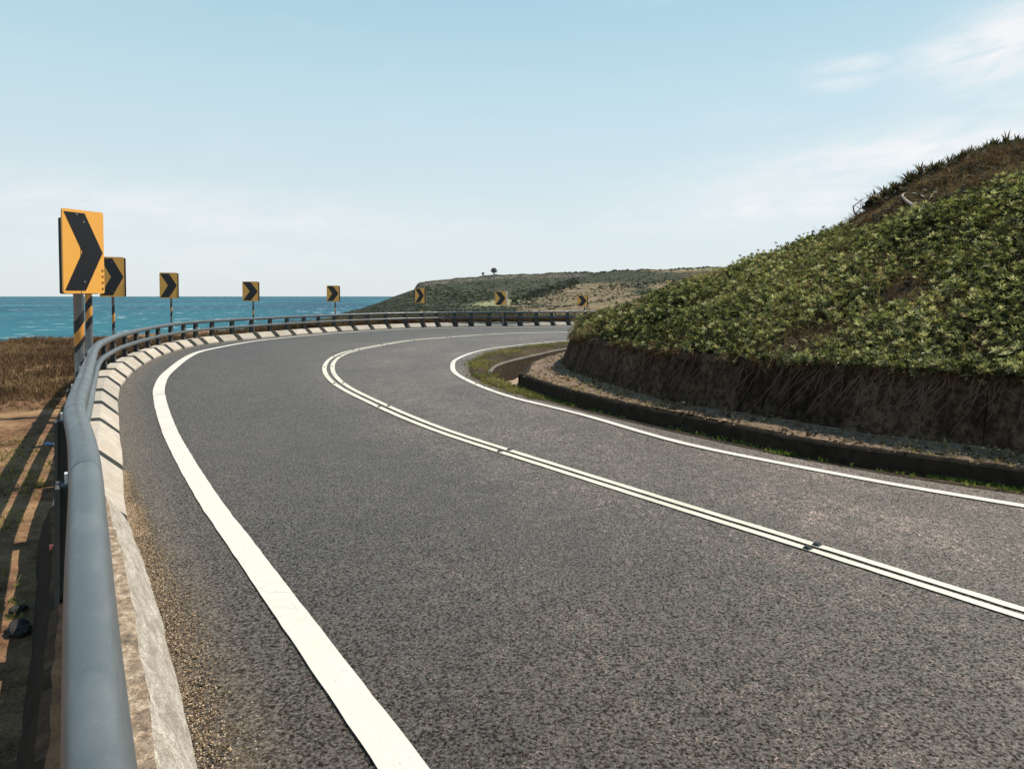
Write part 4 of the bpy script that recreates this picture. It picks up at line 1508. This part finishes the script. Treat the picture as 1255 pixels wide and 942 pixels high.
# roots trailing down the wall
ROOT_X = sorted(np.r_[740 + 530 * (np.arange(32) + R.uniform(0, .9, 32)) / 32, R.uniform(1040, 1230, 12)])
for i in range(44):
    rr = np.random.default_rng(900 + i)
    xq = ROOT_X[i]
    k = np.argmin(np.where(np.arange(len(wb)) <= ksplit, np.abs(wb - xq), 1e9))
    q0 = WALL.s[k]
    b = MB()
    for st in range(rr.integers(1, 4)):
        z0, z1 = rr.uniform(.9, 1.0), rr.uniform(.24, .6)
        zq = np.linspace(z0, z1, 12)
        drift = rr.uniform(.05, .42)
        wob = np.cumsum(rr.normal(0, .014, 12))
        qq = q0 + rr.uniform(-.06, .06) + drift * np.linspace(0, 1, 12) ** rr.uniform(.8, 1.5) + wob
        P = np.array([wall_pt(np.array([a]), c_, .02 + .015 * abs(math.sin(c_ * 9 + i)))[0] for a, c_ in zip(qq, zq)])
        b.tube(P, np.linspace(rr.uniform(.0028, .0052), .0015, 12), 5)
    base = np.array(b.v[0])
    b.v = [tuple(np.array(v) - base) for v in b.v]
    o = b.build('hanging_root', M_ROOT)
    o.location = tuple(base)
    tag(o, 'thin brown root trailing down the dark wall, %s counting from its far corner' % ordinal(i), 'root', 'roots trailing down the retaining wall')

qh = R.uniform(2.5, sw - .1, 5200)
kd = .5 + .6 * vnoise(np.c_[qh, qh * 0], 2.3, 140) + .3 * vnoise(np.c_[qh, qh * 0], 7, 141)
qh = qh[R.uniform(0, 1, len(qh)) < np.clip(kd, .05, 1)]
P = wall_pt(qh, .93 + R.normal(0, .02, len(qh)), .0 + R.uniform(-.08, .03, len(qh)))
tw = np.stack([np.interp(qh, WALL.s, WALL.T[:, i]) for i in (0, 1)], 1)
out_ = np.c_[-tw[:, 1], tw[:, 0], np.zeros(len(qh))]
ax = out_ * .55 + np.array([[0, 0, -.75]]) + R.normal(0, .35, (len(qh), 3))
tv, tf = tuft(6, .7, .022, 27, .2)
tag(scatter('dry_grass', P, ax, R.uniform(.06, .24, len(qh)), tv, tf, M_BRUSH), kind='stuff')
k = R.uniform(0, 1, len(qh)) < .30
tv, tf = whorl(seed=6)
tag(scatter('ground_cover', P[k] + out_[k] * .03 + R.normal(0, .035, (k.sum(), 3)), out_[k] * .7 + np.array([[0, 0, .5]]) + R.normal(0, .3, (k.sum(), 3)), R.uniform(.04, .065, k.sum()), tv, tf, M_LEAF), kind='stuff')
# litter and stones on the ledge, dry grass along its shaded edge
vis = LEDGE_PTS[(LEDGE_PTS[:, 1] > 3) & (LEDGE_PTS[:, 1] < 21)]
chip_v, chip_f = spray(5, 3, .5, .3)
i_ = R.integers(0, len(vis), 3200)
P = vis[i_] + R.normal(0, .05, (3200, 3)) * np.array([1, 1, .12])
tag(scatter('litter', P, np.array([[0, 0, 1.0]]) + R.normal(0, .3, (3200, 3)), R.uniform(.010, .032, 3200) * (1 + (R.uniform(0, 1, 3200) > .93) * 1.0), chip_v, chip_f, M_LITTER), kind='stuff')
tv, tf = tuft(8, .9, .03, 12, .6)
i_ = R.integers(0, len(vis), 2600)
P = vis[i_] + R.normal(0, .05, (2600, 3)) * np.array([1, 1, 0])
mk = (vnoise(P[:, :2], 2.5, 90) + R.normal(0, .3, 2600)) > .25
tag(scatter('dry_grass', P[mk], np.array([[0, 0, 1.0]]) + R.normal(0, .35, (mk.sum(), 3)), R.uniform(.03, .075, mk.sum()), tv, tf, M_STRAW), kind='stuff')

# green tufts along the kerb foot, mossy grass round the verge
q = R.uniform(0, KERB.len, 6500)
bearx = bearing(*KERB.at(q).T)
dens = np.interp(bearx, [640, 700, 760, 830, 880, 905, 965, 985, 1040, 1060, 1100, 1255, 1500], [.9, .5, .35, .3, .3, .95, 1.0, .2, .1, .8, 1.0, 1.0, .8]) * (.45 + .75 * vnoise(KERB.at(q), 4.5, 95))
k = R.uniform(0, 1, len(q)) < dens
q = q[k]
P = np.c_[KERB.at(q, np.abs(R.normal(.015, .045, len(q))) + .005), np.full(len(q), .004)]
tv, tf = tuft(7, .9, .05, 14, .4)
tag(scatter('grass', P, np.array([[-.1, -.1, 1.0]]) + R.normal(0, .3, (len(P), 3)), R.uniform(.02, .06, len(P)), tv, tf, M_GREEN), kind='stuff')
fv = VERGE[(VERGE[:, 1] > 11.4) & (VERGE[:, 1] < 30)]
i_ = R.integers(0, len(fv), 11000)
P = fv[i_] + R.normal(0, .09, (11000, 3)) * np.array([1, 1, 0])
ok = (ROADSIDE.dist(P) > .02) & ((vnoise(P[:, :2], 4.0, 98) + R.normal(0, .3, len(P))) > -.12)
P = P[ok]
tag(scatter('grass', P, np.array([[0, 0, 1.0]]) + R.normal(0, .3, (len(P), 3)), R.uniform(.03, .085, len(P)), tv, tf, M_SHORT, colour=np.clip(.66 + .4 * vnoise(P[:, :2], 3, 97) + R.normal(0, .2, len(P)), 0, 1)), kind='stuff')

# ------------------------------------------------------------------ sea-side vegetation and stones
q = R.uniform(BND[0] - 3, BND[16], 30000)
of_ = R.uniform(.7, 10, 30000)
P = np.c_[FOOT.at(q, of_), np.full(len(q), -.06)]
P[:, 2] -= .02 * np.clip(of_ - 3, 0, 20)
bx = bearing(P[:, 0], P[:, 1])
ok = (bx > -320) & (bx < 260) & (P[:, 1] > 3)
P, of_ = P[ok], of_[ok]
D_ = P[:, 1] - .18 * (P[:, 0] + 8)
tall = 1 / (1 + np.exp(-(D_ - 11.0) * 1.0))
mk = R.uniform(0, 1, len(P)) < .15 + .85 * tall
mk &= (vnoise(P[:, :2], 2.0, 101) + R.normal(0, .35, len(P))) > -.35
Pb, tb = P[mk & (tall > .25)], tall[mk & (tall > .25)]
tv, tf = tuft(9, .8, .022, 16, .35)
tag(scatter('brush', Pb, np.array([[0, 0, 1.0]]) + R.normal(0, .25, (len(Pb), 3)), R.uniform(.14, .34, len(Pb)) * (.4 + .7 * tb), tv, tf, M_BRUSH, colour=np.clip(.5 + .3 * vnoise(Pb[:, :2], 1.5, 102) + R.normal(0, .2, len(Pb)), 0, 1)), kind='stuff')
sh = vnoise(P[:, :2], 1.6, 103) + R.normal(0, .3, len(P))
mk = (tall < .6) & (sh > -.05) & (of_ > 1.0)
Ps = P[mk]
tv, tf = tuft(8, .9, .04, 18, .5)
tag(scatter('dry_grass', Ps, np.array([[0, 0, 1.0]]) + R.normal(0, .3, (len(Ps), 3)), R.uniform(.03, .10, len(Ps)), tv, tf, M_SHORT, colour=np.clip(.62 + .35 * vnoise(Ps[:, :2], 1.1, 104) + R.normal(0, .2, len(Ps)), 0, 1)), kind='stuff')
q = R.uniform(BND[0] - 1.5, BND[7], 9000)
of_ = .62 + np.abs(R.normal(0, 1.6, 9000))
P = np.c_[FOOT.at(q, of_), np.full(9000, -.05)]
k = (vnoise(P[:, :2], 2.6, 120) + R.normal(0, .3, 9000)) > .12
P = P[k]
tag(scatter('dry_grass', P, np.array([[0, 0, 1.0]]) + R.normal(0, .4, (len(P), 3)), R.uniform(.02, .075, len(P)), tv, tf, M_SHORT, colour=np.clip(.72 + .3 * vnoise(P[:, :2], 1.6, 121) + R.normal(0, .2, len(P)), 0, 1)), kind='stuff')
q = R.uniform(BND[0] - 2.5, BND[7], 5200)
of_ = R.uniform(.6, 4.5, 5200)
P = np.c_[FOOT.at(q, of_), np.full(5200, -.05)]
tag(scatter('litter', P, np.array([[0, 0, 1.0]]) + R.normal(0, .3, (5200, 3)), R.uniform(.006, .022, 5200), chip_v, chip_f, M_LITTER), kind='stuff')
q = R.uniform(BND[10], FOOT.len - 1, 15000)
of_ = .72 + np.abs(R.normal(0, 1.2, 15000))
of_ += np.interp(q, [BND[18], BND[22]], [0, .75])
P = np.c_[FOOT.at(q, of_), np.full(len(q), -.08)]
bx = bearing(P[:, 0], P[:, 1])
hgt = np.interp(bx, [150, 240, 300, 400, 560, 720], [.36, .40, .50, .72, .78, .72])
tv, tf = tuft(9, .8, .022, 20, .3)
tag(scatter('brush', P, np.array([[0, 0, 1.0]]) + R.normal(0, .25, (len(P), 3)), hgt * R.uniform(.5, 1.05, len(P)), tv, tf, M_BRUSH, colour=np.clip(.35 + .35 * vnoise(P[:, :2], 1.2, 105) + R.normal(0, .22, len(P)), 0, 1)), kind='stuff')

# tan gravel washed along the foot of the worn block and loose grit on the asphalt
gv, gf = [], []
for i, (x, y, z_) in enumerate(((1, 0, 0), (-.8, .3, .1), (0, 1, 0), (.1, -.9, .1), (0, .1, .8), (.1, 0, -.4))):
    gv.append((x, y, z_))
gf = np.array([(0, 2, 4), (2, 1, 4), (1, 3, 4), (3, 0, 4), (2, 0, 5), (1, 2, 5), (3, 1, 5), (0, 3, 5)])
q = np.r_[R.uniform(.5, BND[1], 24000), R.uniform(BND[0] - .4, BND[0] + .5, 2500)]
of_ = -np.abs(R.normal(0, 1, len(q))) * np.interp(q, [0, BND[0] - 3, BND[0], BND[1]], [.115, .095, .07, .03])
P = np.c_[FOOT.at(q, of_), np.full(len(q), .003)]
tag(scatter('gravel', P, np.array([[0, 0, 1.0]]) + R.normal(0, .4, (len(P), 3)), R.uniform(.002, .0065, len(P)), gv, gf, M_GRAVEL), kind='stuff')


def rock(p, size, seed, label):
    rr = np.random.default_rng(seed)
    import bmesh
    bm = bmesh.new()
    bmesh.ops.create_icosphere(bm, subdivisions=3, radius=1)
    for v in bm.verts:
        a = np.array(v.co)
        k = 1 + .35 * vnoise(a[None], 2.8, seed)[0] + .14 * vnoise(a[None], 7, seed + 1)[0]
        k *= .8 + .2 * np.max(np.abs(a))**-1 * .9
        v.co = Vector((a * k * np.array(size)).tolist())
    me = bpy.data.meshes.new('rock')
    bm.to_mesh(me)
    bm.free()
    me.materials.append(M_ROCK)
    o = link('rock', me)
    o.location = tuple(p)
    o.rotation_euler[2] = rr.uniform(0, 6)
    return tag(o, label, 'rock')


rock(U(24, 768, -.02), (.085, .05, .026), 31, 'flat dark rock on the shaded red soil beside the barrier')
rock(U(22, 746, -.02), (.045, .03, .018), 32, 'small dark stone just beyond the flat dark rock')
b = MB()
b.tube([(-.05, 0, .03), (-.02, .005, .032), (.03, 0, .03), (.05, -.002, .03), (.062, -.004, .03)], [.014, .018, .016, .010, .008], 10)
lit = empty('plastic_bottle', U(60, 547, -.05), 'crumpled blue plastic bottle lying on the shaded soil by the rail', 'bottle')
b.build('body', M_BLUE, lit)
cpb = MB()
cpb.tube([(.062, -.004, .03), (.078, -.005, .03)], [.0115, .0115], 10)
cpb.build('cap', M_CLIP, lit)

# ------------------------------------------------------------------ headland across the bay
HS = np.array([(330, 400), (400, 389), (418, 384), (444.6, 377.2), (467, 370), (485, 362.5), (498, 358), (508, 354.5), (511, 348), (514, 346.2), (534, 343.3), (556, 340.8), (590, 338.6), (620, 336), (650, 335.2), (680, 334.6), (720, 333.5), (760, 332), (800, 330.5), (850, 328.8), (900, 327), (1000, 325), (1400, 318), (2000, 315)], float)
hx = np.r_[np.arange(330, 400, 5), np.arange(400, 920, 2.5), np.arange(925, 1400, 25), 1600, 2000]
tt_ = np.linspace(0, 1, 90)


def head_D(px):
    return np.interp(px, [330, 600, 720, 900, 1400], [700, 640, 520, 420, 380])


def head_pt(px, t):
    D0 = np.interp(px, [330, 720, 900, 2000], [46, 48, 62, 90])
    Ds = head_D(px)
    D = D0 * (Ds / D0)**t
    ys = np.interp(px, HS[:, 0], HS[:, 1]) + np.clip((px - 520) / 40, 0, 1) * (.55 * np.sin(px * .071) + .45 * np.sin(px * .163 + 1) + .3 * np.sin(px * .39))
    y0 = np.interp(px, [330, 430, 520, 720, 2000], [396, 393, 391, 390, 388])
    # lower slopes, a shelf, then the cliff-edged plateau
    f = np.interp(t, [0, .2, .45, .6, .75, .88, .96, 1], [0, .10, .30, .47, .64, .82, .96, 1])
    y = y0 + (ys - y0) * f
    x = (px - 627.5) / F_PX * D
    amp = np.sin(np.clip(t, 0, 1) * math.pi)
    XYn = np.c_[x / D * 9, np.log(D) * 6]
    y = y + amp * (2.0 * vnoise(XYn, 1.6, 201) + 1.3 * vnoise(XYn, 4.5, 202)) * np.clip((px - 430) / 90, 0.15, 1)
    y = np.maximum(y, ys + .0 + .8 * (1 - t))
    z_ = EYE + (HORIZON - y) * D / F_PX
    return np.stack([x, D, z_], -1), y


PXg, TT = np.meshgrid(hx, tt_, indexing='ij')
HP, hy = head_pt(PXg.ravel(), TT.ravel())
# land falls away again behind the skyline
bk = []
for f_, dz in ((1.06, -3), (1.2, -8), (1.5, -20)):
    q3, _ = head_pt(hx, np.ones(len(hx)))
    q3 = q3 * np.array([f_, f_, 1])
    q3[:, 2] += dz
    bk.append(q3)
full = np.concatenate([HP.reshape(len(hx), len(tt_), 3)] + [b_[:, None] for b_ in bk], 1)
mm = full.shape[1]
px_all, py_all = PXg.ravel(), hy
def region(px, py, x0, y0, rx, ry, tilt=0.0):
    return np.exp(-(((px - x0) / rx)**2 + ((py - y0 - tilt * (px - x0)) / ry)**2)**2)
nzz = vnoise(np.c_[px_all / 18, py_all / 3.5], 1.0, 210)
nz2 = vnoise(np.c_[px_all / 7, py_all / 1.6], 1.0, 211)
tan = np.maximum.reduce([.75 * region(px_all, py_all, 700, 366, 80, 16, -.12), region(px_all, py_all, 760, 371, 95, 11, -.05), region(px_all, py_all, 720, 353, 42, 5.5, -.06), region(px_all, py_all, 690, 381, 60, 6), region(px_all, py_all, 880, 350, 90, 9, -.03), .8 * region(px_all, py_all, 835, 331, 50, 3)])
tan = np.clip(tan * 1.25 + .35 * nzz * (tan > .08) + .2 * nz2 * (tan > .08), 0, 1)
pale = np.clip(np.maximum(region(px_all, py_all, 612, 371, 38, 3.6, -.10), .7 * region(px_all, py_all, 850, 329.5, 45, 1.8)) * 1.3 + .2 * nz2 * (region(px_all, py_all, 612, 371, 40, 6) > .1), 0, 1)
rock_ = np.clip(np.exp(-((py_all - np.interp(px_all, HS[:, 0], HS[:, 1]) - 3.5) / 2.0)**2) * (px_all > 508) * (px_all < 720) * (.75 + .5 * nz2), 0, 1)
def pad(a):
    return np.concatenate([a.reshape(len(hx), len(tt_)), np.zeros((len(hx), 3))], 1).ravel()


def headmat(t, b):
    p = t.pos()
    n = t.noise(.16, 6, .7)
    n2 = t.noise(.035, 5, .6)
    scrub = t.mix(t.ramp(n, (.35, 0.0), (.65, 1.0)), (.030, .036, .024), (.070, .076, .046))
    scrub = t.mix(t.ramp(n2, (.5, 0.0), (.7, .7)), scrub, (.10, .082, .05))
    tanc = t.mix(t.ramp(n, (.35, 0.0), (.65, 1.0)), (.13, .095, .06), (.27, .20, .125))
    tanc = t.mix(t.ramp(n2, (.45, 0.0), (.65, .7)), tanc, (.115, .11, .05))
    palec = t.mix(n, (.17, .18, .09), (.31, .30, .17))
    rk = t.mix(t.ramp(n, (.4, 0.0), (.6, 1.0)), (.07, .06, .055), (.27, .22, .19))
    c = t.mix(t.ramp(t.m('ADD', t.attr('tan'), t.m('ADD', t.m('MULTIPLY', t.m('SUBTRACT', n, .5), 1.2), t.m('MULTIPLY', t.m('SUBTRACT', n2, .5), 1.6))), (.36, 0.0), (.56, 1.0)), scrub, tanc)
    c = t.mix(t.attr('pale'), c, palec)
    c = t.mix(t.m('MULTIPLY', t.attr('rockm'), .75), c, rk)
    t.put(b, 'Base Color', c)
    b.inputs['Roughness'].default_value = .95
    b.inputs['Specular IOR Level'].default_value = .1
    t.put(b, 'Normal', t.bump(n, 1.0, 2.5))


M_HEAD = mat('headland_ground', headmat)
head = mesh('headland', full.reshape(-1, 3), flip(gridfaces(len(hx), mm)), M_HEAD, smooth=True, attrs={'tan': pad(tan), 'pale': pad(pale), 'rockm': pad(rock_)})
tag(head, kind='structure')

# scrub on the headland
ncl = 17000
px = R.uniform(412, 930, ncl)
t_ = R.uniform(.12, 1.0, ncl)
P, py = head_pt(px, t_)
tv_ = np.maximum.reduce([region(px, py, 760, 371, 95, 11, -.05), region(px, py, 720, 353, 42, 5.5, -.06), region(px, py, 690, 381, 60, 6), region(px, py, 880, 350, 90, 9, -.03), region(px, py, 612, 371, 36, 4.5, -.06)])
keep = (R.uniform(0, 1, ncl) > tv_ * 1.15 - .10 + .25 * vnoise(np.c_[px / 14, py / 3.0], 1.0, 233)) & (P[:, 2] > SEA_Z + 1)
keep &= ~((t_ > .97) & (R.uniform(0, 1, ncl) < .75) & (px < 690))
P, px, t_ = P[keep], px[keep], t_[keep]
sz = P[:, 1] / F_PX * R.uniform(.6, 1.9, len(P)) * np.interp(t_, [.1, .4, 1], [1.5, 1.2, .75])
tv, tf = spray(15, 9, .36, .7)
tag(scatter('scrub', P, np.tile(np.array([[0, 0, 1.0]]), (len(P), 1)), sz, tv, tf, M_SCRUB, colour=np.clip(.42 + .3 * vnoise(np.c_[px / 25, t_ * 8], 1, 230) + R.normal(0, .2, len(P)), 0, 1)), kind='stuff')
for (x0, y0, rx, ry, til, nb2, s0_, s1_) in ((668, 358, 42, 7, -.28, 420, 1.6, 3.6), (760, 365, 90, 1.6, -.16, 170, 1.2, 2.4), (800, 347, 80, 4, -.10, 260, 1.3, 2.8), (560, 362, 45, 9, .05, 260, 1.2, 2.6), (730, 381, 60, 1.4, -.05, 110, 1.0, 2.0)):
    px = R.uniform(x0 - rx, x0 + rx, nb2)
    ty = y0 + til * (px - x0) + R.normal(0, ry * .5, nb2)
    tg = np.linspace(.05, 1, 120)
    tq = np.array([tg[np.argmin(np.abs(head_pt(np.full(120, a_), tg)[1] - b_))] for a_, b_ in zip(px, ty)])
    P, py = head_pt(px, tq)
    tag(scatter('scrub', P, np.tile(np.array([[0, 0, 1.0]]), (nb2, 1)), P[:, 1] / F_PX * R.uniform(s0_, s1_, nb2), tv, tf, M_SCRUB, colour=np.clip(.25 + R.normal(0, .18, nb2), 0, 1)), kind='stuff')
# dark hedge-like line of bushes along the top right
px = R.uniform(690, 930, 420)
P, py = head_pt(px, R.uniform(.985, 1.0, 420))
tag(scatter('scrub', P, np.tile(np.array([[0, 0, 1.0]]), (len(P), 1)), P[:, 1] / F_PX * R.uniform(.8, 2.3, 420) * (.6 + .5 * (vnoise(np.c_[px / 9, px * 0], 1, 231) > 0)), tv, tf, M_SCRUB), kind='stuff')


def lone_tree(px_, base_y, wpx, hpx, label, seed):
    P_, _ = head_pt(np.array([float(px_)]), np.array([1.0]))
    p = P_[0]
    k = p[1] / F_PX
    o = empty('lone_tree', p, label, 'tree', 'round trees on the far headland')
    b = MB()
    b.tube([(0, 0, -k * 1.5), (0.1, 0, hpx * k * .3), (-.1, 0, hpx * k * .5)], [.8 * k, .6 * k, .4 * k], 8)
    b.tube([(0, 0, hpx * k * .3), (wpx * k * .25, 0, hpx * k * .6)], [.45 * k, .25 * k], 6)
    b.build('trunk', M_BARK, o)
    ta, fa = spray(170, seed, .22, 1.0)
    tb_, fb_ = spray(120, seed + 1, .22, 1.0)
    tv, tf = np.vstack([ta, tb_ * np.array([1, 1, -.75])]), np.vstack([fa, fb_ + len(ta)])
    V = tv * np.array([wpx * k * .47, wpx * k * .47, hpx * k * .45]) + np.array([0, 0, hpx * k * .52])
    mesh('crown', V, tf, M_FARLEAF, o, attrs={'rnd': R.uniform(0, 1, len(V))})


lone_tree(605.5, 338, 9, 8.5, 'rounded grey-green tree standing alone on the headland skyline', 41)
lone_tree(592, 338.5, 4, 4, 'tiny tree beside the lone round one on the headland skyline', 42)
P_, _ = head_pt(np.array([897.0]), np.array([1.0]))
k = P_[0][1] / F_PX
o = empty('utility_pole', P_[0], 'thin grey utility pole on the far skyline beside the green bank', 'utility pole')
b = MB()
b.tube([(0, 0, -1), (0, 0, 4 * k), (0, 0, 9 * k)], [.28 * k, .25 * k, .2 * k], 8)
b.build('mast', M_BARK, o)
b = MB()
b.frustum((0, 0, 8 * k), (1, 0, 0), (0, 1, 0), (0, 0, 1), (.9 * k, .12 * k), (.9 * k, .12 * k), .25 * k)
b.build('crossarm', M_BARK, o)
